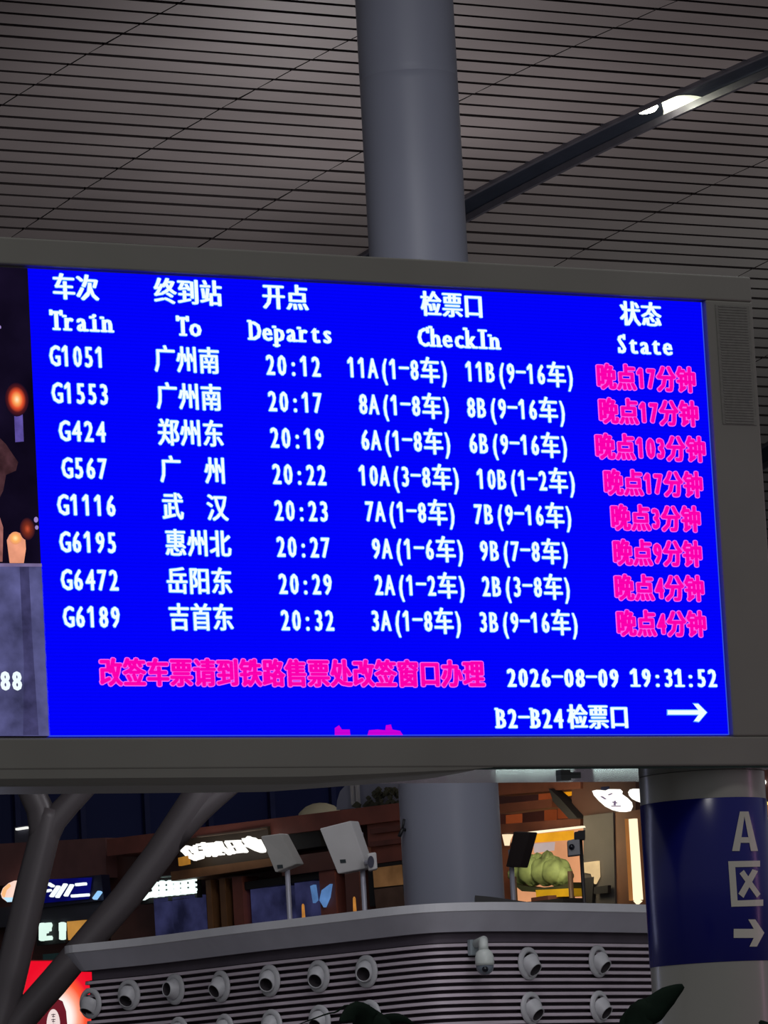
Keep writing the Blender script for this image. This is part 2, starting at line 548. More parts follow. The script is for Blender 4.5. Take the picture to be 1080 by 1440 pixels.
S_W = 0.075                                           # slab thickness in cap heights
SERIF = {  # rectangles x0,x1 in glyph widths (0..1), y0,y1 in cap heights
    'T': [(.22, .78, 0, .09), (-.03, .1, .74, 1), (.9, 1.03, .74, 1)],
    'r': [(-.22, .75, 0, .09), (-.3, .05, .66, .76)],
    'a': [(.9, 1.18, 0, .09)],
    'i': [(-1.3, 2.3, 0, .09), (-1.3, .2, .66, .76)],
    'n': [(-.2, .38, 0, .09), (.66, 1.2, 0, .09), (-.25, .05, .66, .76)],
    'D': [(-.14, .1, 0, .09), (-.14, .1, .91, 1)],
    'p': [(-.2, .42, -.27, -.19), (-.22, .05, .66, .76)],
    't': [(.8, 1.05, 0, .1)],
    'h': [(-.2, .38, 0, .09), (.66, 1.2, 0, .09), (-.25, .05, .95, 1.06)],
    'k': [(-.2, .38, 0, .09), (.66, 1.15, 0, .09), (-.25, .05, .95, 1.06)],
    'I': [(-1.4, 2.4, 0, .09), (-1.4, 2.4, .91, 1)],
    'B': [(-.14, .1, 0, .09), (-.14, .1, .91, 1)],
    'C': [(.86, .98, .7, 1.0)], 'S': [(.84, .96, .72, 1.0), (.02, .14, 0, .28)],
    '1': [(-1.7, 2.7, 0, .09)],
}


def is_cjk(c): return ord(c) > 0x2e80


def text_mesh(mb, s, x0, x1, zc, h, layers, y, serif=False, caph=0.80):
    """lay s out between x0 and x1 (board X), centred on height zc, h = height of a Chinese character.
    layers: list of (material index, [(dx,dz)...], depth) of shifted copies that make the strokes bold"""
    cells = [1.0 if is_cjk(c) or c == '　' else 0.5 for c in s]
    em = (x1 - x0) / sum(cells)
    cx = x0
    for c, w in zip(s, cells):
        w *= em
        if c not in ' 　':
            vs, fs = glyph(c)
            gx0 = min(v[0] for v in vs); gx1 = max(v[0] for v in vs)
            if is_cjk(c):
                sx = em * 0.97; sz = h / 0.92
                P = [(cx + (vx - 0.0) * sx + em * 0.015, zc + (vy - 0.38) * sz) for vx, vy in vs]
            else:
                cap = h * caph; sz = cap / 0.73
                gw = gx1 - gx0
                sx = min(0.74 * em, (0.43 if c not in '-—' else 0.4) * em / gw)
                if serif and c in 'inrtaephkdsoc': sx = min(0.86 * em, 0.42 * em / gw)
                if c == '-': sx = 0.42 * em / gw
                if serif and c in 'iI1l': sx = 0.85 * em
                mid = cx + w / 2 + (0.07 * em if c == '(' else -0.07 * em if c == ')' else 0)
                zb = zc - cap / 2
                P = [(mid + (vx - (gx0 + gx1) / 2) * sx, zb + vy * sz) for vx, vy in vs]
                if c == '-':
                    gm_ = (min(v[1] for v in vs) + max(v[1] for v in vs)) / 2
                    P = [(pa_, zc + 0.05 * cap + (vy - gm_) * sz * 0.7) for (pa_, _), (_, vy) in zip(P, vs)]
                if serif and c in SERIF:
                    wx = gw * sx; ax = mid - wx / 2
                    fs = list(fs)
                    for a, b, u, v in SERIF[c]:
                        o = len(P)
                        P = P + [(ax + a * wx, zb + u * cap), (ax + b * wx, zb + u * cap), (ax + b * wx, zb + v * cap), (ax + a * wx, zb + v * cap)]
                        fs.append((o, o + 1, o + 2, o + 3))
            if c == '1':
                wx = gw * sx; ax = mid - wx / 2; fs = list(fs); o = len(P)
                P = P + [(ax + a * wx, zb + u * cap) for a, u in ((-1.75, .66), (.3, .84), (.3, .985), (-1.75, .79))]
                fs.append((o, o + 1, o + 2, o + 3))
            for mi, sh, dep in layers:
                for dx, dz in sh:
                    mb.add([(px + dx, y - dep, pz + dz) for px, pz in P], fs, mi)
        cx += w


M_white = screen_mat('led_white', (238, 250, 255), 1.06, 0.04)
M_cyan = screen_mat('led_white_rim', (88, 175, 255), 1.0, 0.04)
M_pink = screen_mat('led_magenta', (255, 0, 176), 1.0, 0.06)
M_pinkrim = screen_mat('led_magenta_rim', (255, 96, 240), 1.0, 0.06)
PXX = 0.00480                                         # one photo pixel across the board, metres
PXZ = 0.00412


def ringsh(rx, rz, n=8):
    return [(rx * math.cos(6.283 * k / n), rz * math.sin(6.283 * k / n)) for k in range(n)]


WL = [(1, ringsh(1.75 * PXX, 1.35 * PXZ), 0.006), (0, [(-0.8 * PXX, 0.25 * PXZ), (0, 0.3 * PXZ), (0.8 * PXX, 0.25 * PXZ), (-0.8 * PXX, -0.25 * PXZ), (0.8 * PXX, -0.25 * PXZ)], 0.008)]
WLH = [(1, ringsh(2.0 * PXX, 1.2 * PXZ), 0.006), (0, [(-1.3 * PXX, 0), (-0.4 * PXX, 0.2 * PXZ), (0.4 * PXX, -0.2 * PXZ), (1.3 * PXX, 0)], 0.008)]
PL = [(1, ringsh(2.9 * PXX, 2.3 * PXZ, 12), 0.006), (0, ringsh(1.5 * PXX, 1.0 * PXZ) + [(0, 0)], 0.008)]


def line(name, s, xa, xb, yc, hpx, layers, mats, serif=False, caph=0.80, yc2=None):
    """one text field: pixel span xa..xb, centre height yc (yc2 at its right end), Chinese-character height hpx"""
    mb = MB()
    yr = yc if yc2 is None else yc2
    xL, z1 = onboard(xa, yc); xR, z2 = onboard(xb, yr)
    zc = (z1 + z2) / 2
    text_mesh(mb, s, xL, xR, zc, hpx * PXZ, layers, BY - 0.004, serif, caph)
    return mb.obj(name, mats, panel)


WM = [M_white, M_cyan]; PM = [M_pink, M_pinkrim]
for s, a, b, y in (('车次', 72, 138, 404), ('终到站', 215, 311, 411), ('开点', 367, 433, 418), ('检票口', 590, 679, 429), ('状态', 870, 929, 442)):
    line('chinese_heading', s, a, b, y, 36, WLH, WM)
for s, a, b, y in (('Train', 69, 158, 452), ('To', 247, 282, 459), ('Departs', 349, 467, 467), ('CheckIn', 586, 702, 476), ('State', 865, 945, 485)):
    line('english_heading', s, a, b, y, 34, WLH, WM, True, 0.82)
rows = [
    ('G1051', 68, 147, 501, '广州南', 215, 308, 506, '20:12', 371, 451, 514, '11A(1-8车)', 486, 632, 519, '11B(9-16车)', 652, 809, 525, '晚点17分钟', 837, 977, 532),
    ('G1553', 71, 153, 553, '广州南', 218, 311, 558, '20:17', 374, 453, 565, '8A(1-8车)', 502, 635, 570, '8B(9-16车)', 654, 798, 575, '晚点17分钟', 840, 981, 580),
    ('G424', 81, 149, 606, '郑州东', 220, 314, 609, '20:19', 377, 456, 616, '6A(1-8车)', 505, 637, 620, '6B(9-16车)', 657, 801, 625, '晚点103分钟', 835, 991, 630),
    ('G567', 85, 151, 658, '广　州', 223, 317, 661, '20:22', 380, 459, 667, '10A(3-8车)', 502, 649, 670, '10B(1-2车)', 668, 812, 675, '晚点17分钟', 847, 987, 680),
    ('G1116', 79, 163, 710, '武　汉', 226, 320, 713, '20:23', 383, 462, 718, '7A(1-8车)', 511, 643, 720, '7B(9-16车)', 664, 807, 724, '晚点3分钟', 857, 984, 729),
    ('G6195', 82, 164, 762, '惠州北', 230, 324, 764, '20:27', 386, 464, 769, '9A(1-6车)', 520, 655, 772, '9B(7-8车)', 672, 802, 775, '晚点9分钟', 860, 986, 778),
    ('G6472', 84, 167, 815, '岳阳东', 232, 326, 817, '20:29', 389, 467, 821, '2A(1-2车)', 524, 657, 823, '2B(3-8车)', 675, 805, 825, '晚点4分钟', 862, 989, 827),
    ('G6189', 87, 169, 867, '吉首东', 235, 328, 868, '20:32', 392, 470, 872, '3A(1-8车)', 519, 652, 873, '3B(9-16车)', 671, 816, 875, '晚点4分钟', 865, 992, 877),
]
FIELD = ['train_number', 'destination', 'departure_time', 'gate_text', 'gate_text', 'delay_text']
for r_ in rows:
    for i in range(6):
        s, a, b, y = r_[4 * i:4 * i + 4]
        if '　' in s:
            w3 = (b - a) / 3
            line('destination', s[0], a, a + w3, y - 1, 37, WL, WM); line('destination', s[2], b - w3, b, y + 1, 37, WL, WM)
            continue
        o = line(FIELD[i], s, a, b, y, 37, PL if i == 5 else WL, PM if i == 5 else WM, False, 0.80)
        if i == 5: o['label'] = 'magenta delay text'
o = line('notice_text', '改签车票请到铁路售票处改签窗口办理', 138, 680, 945, 37, PL, PM, yc2=948); o['label'] = 'magenta notice text'
line('date_text', '2026-08-09', 710, 870, 953, 34, WLH, WM, True, 0.80)
line('clock_text', '19:31:52', 884, 1008, 953, 34, WLH, WM, True, 0.80)
line('gate_direction_text', 'B2-B24', 695, 792, 1010, 35, WLH, WM, True, 0.82)
line('gate_direction_text', '检票口', 796, 884, 1008, 35, WLH, WM)


def bq(pts, dep):
    return [(onboard(x, y)[0], BY - dep, onboard(x, y)[1]) for x, y in pts]


ar = MB()
for mi, g, dep in ((1, 1.2, 0.006), (0, 0, 0.008)):
    ar.flat(bq([(938 - g, 999 - g), (986, 999 - g), (986, 1005 + g), (938 - g, 1005 + g)], dep), mi)
    ar.flat(bq([(974 - g, 990 - g), (981, 990 - g), (993 + g, 1002), (984, 1002.5)], dep), mi)
    ar.flat(bq([(984, 1001.5), (993 + g, 1002), (982, 1015 + g), (975 - g, 1014 + g)], dep), mi)
ar.obj('arrow_symbol', WM, panel)
M_violet = screen_mat('led_violet', (205, 0, 220), 1.0, 0.1)
for polys in ([[(470, 1034), (470, 1024), (476, 1020), (480, 1026), (491, 1026), (492, 1034)]],
              [[(516, 1034), (518, 1027), (530, 1026), (541, 1027), (542, 1020), (549, 1019), (551, 1026), (562, 1028), (566, 1034)]]):
    o = MB().flat(bq(polys[0], 0.0065)).obj('scrolling_text', M_violet, panel); o['label'] = 'magenta character tops scrolling in'

# ---- advert part of the screen, left of the timetable
M_ad = mat('advert_dark', (17, 11, 30), emit=1.0, var=0.55, scale=2.2)
ap = MB().box((XA, BY - 0.002, ZB), (XL, BY + 0.03, ZTOP))
adv = ap.obj('advert_screen', M_ad, board); adv['label'] = 'dark candlelit advert on the screen'


def adq(name, pts, m_, dep=0.005):
    return MB().flat(bq(pts, dep)).obj(name, m_, adv)


def disc(name, cx, cy, rx, ry, m_, dep, n=28):
    return MB().flat(bq([(cx + rx * math.cos(6.2832 * k / n), cy + ry * math.sin(6.2832 * k / n)) for k in range(n)], dep)).obj(name, m_, adv)


adq('table_picture', [(-330, 795), (58.5, 793), (70, 1035), (-330, 1035)], mat('advert_cloth', (80, 80, 124), emit=1.0, var=0.6, scale=4.5), 0.004)
adq('table_edge', [(-330, 791), (58, 792.5), (58.5, 797), (-330, 797)], mat('advert_edge', (122, 108, 150), emit=1.0, var=0.2, scale=8))
adq('fold_shadow', [(27, 797), (40, 797), (45, 900), (54, 1034), (32, 1034), (33, 930)], mat('advert_fold', (60, 58, 96), emit=1.0, var=0.45, scale=9), 0.0045)
adq('candle_stick', [(19, 575), (31, 575), (33, 621), (21, 622)], mat('advert_wax', (88, 74, 150), emit=1.0, var=0.35, scale=14))
disc('flame_glow', 23, 562, 17, 24, radial_mat('advert_flame', [(0.0, (17, 11, 30)), (0.25, (80, 25, 30)), (0.5, (225, 80, 45)), (0.75, (255, 170, 95)), (1.0, (255, 235, 190))]), 0.006)
adq('candle_stick', [(9, 760), (13, 752), (20, 748), (28, 750), (35, 758), (36, 772), (33, 792), (13, 792)], mat('advert_wax_lit', (225, 150, 120), emit=1.0, var=0.22, scale=9))
disc('flame_glow', 21, 757, 9, 9, radial_mat('advert_flame_low', [(0.0, (232, 150, 112)), (0.5, (255, 180, 100)), (1.0, (255, 235, 170))]), 0.0065)
disc('flame_glow', 38, 744, 11, 16, radial_mat('advert_ember', [(0.0, (17, 11, 30)), (0.6, (120, 45, 30)), (1.0, (200, 80, 50))]), 0.0055)
disc('glint', 50, 731, 3, 4, mat('advert_glint', (150, 130, 190), emit=1.0), 0.006)
disc('glint', 51, 742, 2.5, 3, MATS['advert_glint'], 0.006)
adq('hand_picture', [(-40, 640), (-5, 612), (8, 625), (18, 640), (25, 650), (22, 662), (8, 668), (4, 690), (-2, 702), (-40, 700)], mat('advert_hand', (66, 40, 46), emit=1.0, var=0.5, scale=12))
adq('glass_picture', [(-30, 742), (-2, 724), (4, 742), (3, 790), (-30, 790)], mat('advert_glass', (150, 95, 90), emit=1.0, var=0.5, scale=10))
nb = MB()
text_mesh(nb, '88', onboard(-2, 957)[0], onboard(31, 957)[0], onboard(15, 957)[1], 30 * PXZ, [(0, ringsh(1.5 * PXX, 1.0 * PXZ) + [(0, 0)], 0.008)], BY - 0.002, False, 0.85)
nb.obj('advert_number', M_white, adv)
adq('glint', [(-3, 456), (1, 459), (1, 462), (-3, 463)], MATS['advert_glint'])
# the second support of the board stands left of the frame
sp = MB().lathe([(0.36, 0.0), (0.36, HZB - 0.015)], 40, Matrix.Translation((XA + 0.7, BY + 0.43, 0)))
tag(sp.obj('round_column', mat('column_paint', (150, 148, 140), 0.35, var=0.04), origin=(XA + 0.7, BY + 0.43, 0)), 'plain grey column under the left end of the departure board', 'column')

# ================================================================ BANDED COLUMN UNDER THE BOARD
ccx = at(989, 1180, 30.6)
v = ray(985, 1085); s_ = (BY + 0.45) / v.y; q = EYE + v * s_
CX, CY = q.x, BY + 0.44
dcol = Vector((CX, CY, 0)).dot(FH)
CR = 88.5 / 7000 * dcol
zb1 = at(989, 1122.5, dcol - CR).z; zb0 = at(989, 1354, dcol - CR).z
col = thing('signed_column', 'round column with navy blue band lettered A beneath the right end of the board', 'column', (CX, CY, 0))
Mc = Matrix.Translation((CX, CY, 0))
M_col = mat('column_enamel', (172, 170, 162), 0.24, 0.0, var=0.03, scale=0.8)
MB().lathe([(CR, 0), (CR, HZB - 0.014)], 96, Mc).obj('shaft', M_col, col)
MB().lathe([(CR + 0.001, zb0), (CR + 0.004, zb0 + 0.003), (CR + 0.004, zb1 - 0.003), (CR + 0.001, zb1)], 96, Mc).obj('navy_band', mat('navy_enamel', (22, 26, 124), 0.22, 0.0, var=0.04, scale=0.8), col)


def oncyl(px, py, rad):
    v = ray(px, py)
    a = v.x ** 2 + v.y ** 2; b = 2 * (v.x * -CX + v.y * -CY); c = CX ** 2 + CY ** 2 - rad ** 2
    disc_ = b * b - 4 * a * c
    s = (-b - math.sqrt(max(disc_, 0))) / (2 * a)
    return EYE + v * s


def colq(mb, quads, n=8):
    for qd in quads:
        P = [(1000 + x / 4.5, 1080 + y / 4.5) for x, y in qd]
        vs = []
        for i in range(n + 1):
            for j in range(n + 1):
                u, w = i / n, j / n
                x = (P[0][0] * (1 - u) + P[1][0] * u) * (1 - w) + (P[3][0] * (1 - u) + P[2][0] * u) * w
                y = (P[0][1] * (1 - u) + P[1][1] * u) * (1 - w) + (P[3][1] * (1 - u) + P[2][1] * u) * w
                vs.append(oncyl(x, y, CR + 0.007))
        mb.add(vs, [(i * (n + 1) + j, (i + 1) * (n + 1) + j, (i + 1) * (n + 1) + j + 1, i * (n + 1) + j + 1) for i in range(n) for j in range(n)], 0)
    return mb


M_letter = mat('cream_vinyl', (222, 220, 205), 0.35, var=0.04)
colq(MB(), [[(182, 275), (215, 275), (180, 525), (133, 525)], [(205, 275), (237, 275), (297, 525), (252, 525)], [(185, 438), (252, 438), (256, 473), (176, 473)]]).obj('letter_a', M_letter, col)
colq(MB(), [[(108, 590), (310, 586), (310, 624), (111, 628)], [(108, 590), (150, 590), (170, 876), (128, 878)], [(126, 840), (330, 832), (330, 872), (128, 878)], [(180, 668), (207, 645), (313, 797), (290, 820)], [(262, 640), (297, 652), (205, 822), (173, 795)]]).obj('chinese_character', M_letter, col)
colq(MB(), [[(143, 1018), (290, 1018), (290, 1075), (143, 1075)], [(235, 958), (280, 958), (337, 1043), (285, 1043)], [(285, 1043), (337, 1043), (290, 1130), (243, 1130)]]).obj('arrow_symbol', M_letter, col)

# ================================================================ LIGHT TROUGHS IN THE CEILING
M_trough = mat('dark_trough', (44, 47, 58), 0.30, 0.4, var=0.12, scale=1.5, spec=0.4)
M_rim = mat('trough_rim', (70, 66, 74), 0.45, 0.2)
M_bulb = mat('lamp_glass', (255, 255, 225), emit=14.0, var=0.0)


def trough(xu, xl, label, lampx=None):
    ymid = prof[len(prof) // 2][0]
    t = thing('light_trough', label, 'light fitting', ((xu + xl) / 2, ymid, ceil_z(ymid)), 'dark light troughs in the ceiling')
    w = (xl - xu) / 2; xc = (xu + xl) / 2
    ch = MB(); n = 10; k = n + 1
    vs = []
    for y, z in prof:
        for j in range(k):
            a = math.pi * j / n
            vs.append((xc - w * math.cos(a), y, z + 0.02 + 0.13 * math.sin(a)))
    ch.add(vs, [(i * k + j, i * k + j + 1, (i + 1) * k + j + 1, (i + 1) * k + j) for i in range(len(prof) - 1) for j in range(n)], 0, True)
    ch.obj('channel', M_trough, t)
    for x in (xu, xl):
        rm = MB(); vs = []
        for y, z in prof:
            vs += [(x - 0.03, y, z - 0.05), (x + 0.03, y, z - 0.05), (x + 0.03, y, z + 0.05), (x - 0.03, y, z + 0.05)]
        rm.add(vs, [(i * 4 + j, i * 4 + (j + 1) % 4, i * 4 + 4 + (j + 1) % 4, i * 4 + 4 + j) for i in range(len(prof) - 1) for j in range(4)], 0)
        rm.obj('rim', M_rim, t)
    if lampx:
        h = ceil_hit(*lampx)
        # a small shaded lamp hung in the trough
        bl = MB().lathe([(0.0, -0.05), (0.06, -0.035), (0.08, 0.0), (0.05, 0.05), (0.0, 0.06)], 16, Matrix.Translation((h.x - 0.10, h.y, h.z + 0.02)) @ Matrix.Diagonal((1.5, 2.6, 1.4, 1)))
        b = bl.obj('lamp', M_bulb, t)
        MB().box((h.x - 0.16, h.y - 0.06, h.z + 0.06), (h.x - 0.04, h.y + 0.06, h.z + 0.14)).obj('lamp_holder', M_rim, t)
        lamp('trough_lamp', 'POINT', (h.x + 0.06, h.y - 0.05, h.z + 0.03), 16, (0.97, 1.0, 0.82), None, 0.05)
        # curved white reflectors either side of the lamp
        for lo_, hi_, ea, eb, pw in ((-0.62, 0.36, 0.97, 0.42, 0.7), (-0.62, 0.10, 0.02, -0.30, 0.8)):
            rf = MB(); vs = []
            for i in range(15):
                yy = h.y + lo_ + (hi_ - lo_) * i / 14; lens = max(0.05, math.sin(math.pi * i / 14)) ** pw
                for j in range(7):
                    a = math.pi * (ea - eb * lens * j / 6)
                    vs.append((xc - (w - 0.012) * math.cos(a), yy, ceil_z(yy) + 0.02 + 0.118 * math.sin(a)))
            rf.add(vs, [(i * 7 + j, i * 7 + j + 1, i * 7 + j + 8, i * 7 + j + 7) for i in range(14) for j in range(6)], 0, True)
            rf.obj('reflector', mat('white_reflector', (235, 238, 225), 0.5, var=0.03), t)
    return t


trough(TU, TL, 'long dark ceiling trough with one lit lamp, right of the tall pillar', (919, 155))
trough(T2U, T2L, 'dark ceiling trough just visible beyond the right side of the board')

# ================================================================ AIR NOZZLES ON THE LOUVRED WALL
M_noz = mat('white_nozzle', (196, 196, 200), 0.4, var=0.05, scale=6)
M_bore = mat('nozzle_bore', (50, 44, 50), 0.8, var=0.1)
flm = MB().lathe([(0.178, 0.0), (0.178, 0.018), (0.165, 0.03), (0.135, 0.034), (0.118, 0.03), (0.118, 0.0)], 40)
brm = MB().lathe([(0.122, -0.01), (0.122, 0.03), (0.112, 0.06), (0.094, 0.085), (0.088, 0.125), (0.080, 0.13), (0.074, 0.125), (0.07, 0.03), (0.0, 0.025)], 36, mis=[0, 0, 0, 0, 0, 0, 1, 1])
nz = thing('air_nozzle', 'x', 'air nozzle', (0, 0, 0))
nf = flm.obj('flange', M_noz, nz); nb_ = brm.obj('barrel', [M_noz, M_bore], nz)
first = True


def place_nozzle(px, py, aim, label):
    """aim: (right, down) lean of the barrel"""
    global first
    P, nn = on_wall(px, py, 0.004)
    if first: t, f_, b_ = nz, nf, nb_; first = False
    else:
        t = nz.copy(); C.objects.link(t)
        f_ = nf.copy(); f_.parent = t; C.objects.link(f_)
        b_ = nb_.copy(); b_.parent = t; C.objects.link(b_)
    zax = nn; xax = UP.cross(nn).normalized(); yax = UP
    M = Matrix((xax, yax, zax)).transposed().to_4x4(); M.translation = P
    t.matrix_world = M
    d = (Vector((aim[0], -aim[1], 1))).normalized()
    b_.rotation_mode = 'QUATERNION'; b_.rotation_quaternion = Vector((0, 0, 1)).rotation_difference(d)
    t['label'] = label; t['group'] = 'air nozzles on the louvred wall'


place_nozzle(182, 1399, (0.3, 0.75), 'white air nozzle aimed down, leftmost in upper row on louvred wall')
place_nozzle(247, 1391, (0.0, 0.0), 'white air nozzle pointing straight out, second from left in upper row')
place_nozzle(313, 1387, (0.1, 0.5), 'white air nozzle aimed down left, third from left in upper row')
place_nozzle(380, 1379, (0.5, 0.45), 'white air nozzle aimed down, fourth from left in upper row')
place_nozzle(448.5, 1373, (0.45, 0.5), 'white air nozzle aimed down, fifth from left in upper row')
place_nozzle(517, 1366, (0.55, 0.3), 'white air nozzle in upper row, last before the dome camera')
place_nozzle(741.5, 1355, (0.0, 0.8), 'white air nozzle in upper row just right of the dome camera')
place_nozzle(839, 1352, (0.0, 0.75), 'white air nozzle in upper row nearest the navy banded column')
place_nozzle(252, 1452, (0.3, 0.5), 'white air nozzle cut by the bottom edge, leftmost in lower row')
place_nozzle(317, 1448, (0.3, 0.5), 'white air nozzle in lower row below third of upper row')
place_nozzle(383, 1442, (0.3, 0.5), 'white air nozzle in lower row below fourth of upper row')
place_nozzle(450, 1436, (0.3, 0.5), 'white air nozzle in lower row left of the dark leaf')
place_nozzle(521, 1429, (0.3, 0.5), 'white air nozzle half hidden behind the dark leaf')
place_nozzle(745, 1418, (0.0, 0.8), 'white air nozzle in lower row beneath the one by the dome camera')
place_nozzle(841, 1416, (0.0, 0.75), 'white air nozzle in lower row nearest the navy banded column')
place_nozzle(129, 1411, (0.0, 1.4), 'white air nozzle seen edge-on at the left end of the wall')

# ---- dome security camera
P, nn = on_wall(664, 1331, 0.0)
cam_t = thing('security_camera', 'white dome security camera on a bracket on the louvred wall', 'security camera', P)
M_cam = mat('white_plastic', (214, 220, 216), 0.35, var=0.03)
xa = UP.cross(nn).normalized()
Mw = Matrix((xa, UP, nn)).transposed().to_4x4(); Mw.translation = P
MB().box((-0.07, -0.10, 0), (0.07, 0.07, 0.06), M=Mw).obj('wall_plate', mat('grey_plastic', (150, 160, 166), 0.4), cam_t, bevel=0.01)
h = at(680, 1333, (P + nn * 0.42).dot(FH))
MB().tube([P + nn * 0.04 + UP * 0.02, P + nn * 0.2 + UP * 0.05, h + UP * 0.03, h - UP * 0.03], [0.045, 0.05, 0.05, 0.055], 16).obj('arm', M_cam, cam_t)
hb_ = at(681.5, 1351, h.dot(FH))
Ml = Matrix.Translation(hb_)
MB().lathe([(0.0, 0.125), (0.05, 0.12), (0.085, 0.09), (0.100, 0.04), (0.102, -0.02), (0.097, -0.05), (0.0, -0.05)], 28, Ml).obj('head', M_cam, cam_t)
MB().lathe([(0.094, -0.048), (0.092, -0.08), (0.08, -0.115), (0.045, -0.145), (0.0, -0.15)], 28, Ml).obj('dome', mat('smoked_dome', (120, 128, 140), 0.15, var=0.05), cam_t)
ld = (EYE - hb_).normalized()
lc = hb_ - UP * 0.088 + ld * 0.075
MB().lathe([(0.0, 0.03), (0.02, 0.028), (0.034, 0.01), (0.036, -0.03)], 18, Matrix.Translation(lc) @ ld.to_track_quat('Z', 'Y').to_matrix().to_4x4()).obj('lens', mat('lens_black', (12, 16, 30), 0.1), cam_t)

# ================================================================ BRANCHING TREE COLUMN AT THE LEFT
M_tree = mat('painted_steel', (92, 86, 89), 0.42, 0.1, var=0.06, scale=0.8)
DT = 60.0
base = at(-14, 1480, DT)
tree = thing('tree_column', 'dark grey steel column branching like a tree at the left edge', 'column', (base.x, base.y, 0))
A = lambda x, y, dd=0.0: at(x, y, DT + dd)
px = DT / F
tk = MB().tube([Vector((base.x, base.y, 0)), A(-14, 1600), A(-14, 1500)], [36 * px, 34 * px, 31 * px], 32); tk.obj('trunk', M_tree, tree)
tk = MB().tube([A(-14, 1500), A(-4, 1440), A(12, 1385), A(30, 1310), A(46, 1240), A(60, 1185), A(68, 1150), A(71, 1138)], [25 * px, 24 * px, 23 * px, 22.5 * px, 22 * px, 21.5 * px, 21 * px, 19 * px], 32); tk.obj('limb', M_tree, tree)
tk = MB().tube([A(58, 1190), A(60, 1165), A(56, 1138), A(41, 1106), A(20, 1068), A(-10, 1020), A(-40, 960, 1)], [19 * px, 19.5 * px, 19.5 * px, 19 * px, 18.5 * px, 18 * px, 17 * px], 28); tk.obj('branch', M_tree, tree)
tk = MB().tube([A(56, 1204), A(64, 1176), A(76, 1153), A(97, 1130), A(124, 1102), A(160, 1064), A(215, 1010, 1)], [19 * px, 19.5 * px, 18.5 * px, 17 * px, 16 * px, 15.5 * px, 15 * px], 28); tk.obj('branch', M_tree, tree)
tk = MB().tube([A(-14, 1490), A(8, 1461), A(37, 1425), A(75, 1382), A(106, 1345), A(127, 1320), A(178, 1261), A(224, 1201), A(258, 1150), A(289, 1103), A(318, 1055), A(350, 1000, 1)], [22 * px, 21.5 * px, 21 * px, 21 * px, 20.5 * px, 20.5 * px, 21 * px, 21.5 * px, 22 * px, 22 * px, 21.5 * px, 21 * px], 28); tk.obj('limb', M_tree, tree)
tk = MB().tube([A(234, 1190), A(258, 1162), A(283, 1138), A(306, 1119), A(332, 1097), A(372, 1055), A(420, 1010, 1)], [19 * px, 18.5 * px, 17 * px, 15.5 * px, 15 * px, 14.5 * px, 14 * px], 24); tk.obj('branch', M_tree, tree)

# ================================================================ SHOPS ON THE MEZZANINE
E1 = (RT - FH).normalized()                          # along the shop fronts, to the right and nearer
EN = (-RT - FH).normalized()                         # out of the fronts, towards the hall
FP = at(330, 1250, 66.0)


def fac(px, py, off=0.0):
    v = ray(px, py); p0 = FP + EN * off
    return EYE + v * ((p0 - EYE).dot(EN) / v.dot(EN))


def fq(mb, pts, off, thick, mi=0):
    return mb.prism([fac(x, y, off) for x, y in pts], -EN * thick, mi)


def fbox(xa, xb, ya, yb, slope=-0.125):
    """sheared pixel box: vertical sides, head and foot following the fronts' perspective"""
    dl = 0.055
    return [(xa, ya), (xb, ya + slope * (xb - xa)), (xb + dl * (yb - ya), yb + slope * (xb - xa)), (xa + dl * (yb - ya), yb)]


def stroke(mb, pts, w, off, thick=0.05, mi=0):
    for (xa, ya), (xb, yb) in zip(pts, pts[1:]):
        L = math.hypot(xb - xa, yb - ya) or 1
        ux, uy = (xb - xa) / L, (yb - ya) / L; nx, ny = -uy * w / 2, ux * w / 2
        ea, eb = ux * w * 0.3, uy * w * 0.3
        fq(mb, [(xa - ea + nx, ya - eb + ny), (xb + ea + nx, yb + eb + ny), (xb + ea * 1.6, yb + eb * 1.6), (xb + ea - nx, yb + eb - ny), (xa - ea - nx, ya - eb - ny), (xa - ea * 1.6, ya - eb * 1.6)], off, thick, mi)
    return mb


M_dwood = mat('dark_timber', (92, 56, 50), 0.6, var=0.3, scale=1.4)
M_rwood = mat('red_timber', (122, 66, 56), 0.55, var=0.25, scale=2.0)
M_owood = mat('olive_timber', (120, 82, 52), 0.55, var=0.25, scale=2.5)
M_black = mat('black_opening', (16, 15, 19), 0.7, var=0.2)
M_bpane = mat('blue_lit_pane', (56, 58, 98), emit=0.45, var=0.6, scale=2.6)
M_tan = mat('tan_lit_pane', (150, 108, 70), emit=0.32, var=0.35, scale=3.0)
M_navyb = mat('navy_signboard', (22, 24, 52), 0.5, var=0.2)
zfoot = ZM


def foot(p): return Vector((p.x, p.y, zfoot))


shop = thing('timber_shop', 'dark timber shopfront with blue-lit windows left of the round pillar', 'shop', foot(fac(330, 1250)))
wl = MB(); a = fac(150, 1195, -0.4); b = fac(600, 1135, -0.4)
a0, b0 = foot(a), foot(b)
ztop = max(a.z, b.z) - 0.05
wl.prism([a0, b0, Vector((b0.x, b0.y, a.z)), Vector((a0.x, a0.y, a.z))], -EN * 2.5)
wl.obj('body', M_dwood, shop)
fq(MB(), [(150, 1180), (570, 1128), (572, 1152), (151, 1204)], 0.1, 0.5).obj('roof_beam', M_rwood, shop)
fq(MB(), [(515, 1135), (572, 1128), (576, 1208), (519, 1216)], 0.0, 0.4).obj('timber_panel', M_rwood, shop)
bm = MB()
for yy in (1148, 1166, 1184): fq(bm, fbox(520, 572, yy, yy + 7), 0.08, 0.1)
bm.obj('timber_rail', mat('brown_timber', (96, 52, 46), 0.55, var=0.3, scale=3), shop)
fq(MB(), [(372, 1162), (446, 1151), (452, 1190), (376, 1201)], 0.02, 0.3).obj('fascia_opening', M_black, shop)
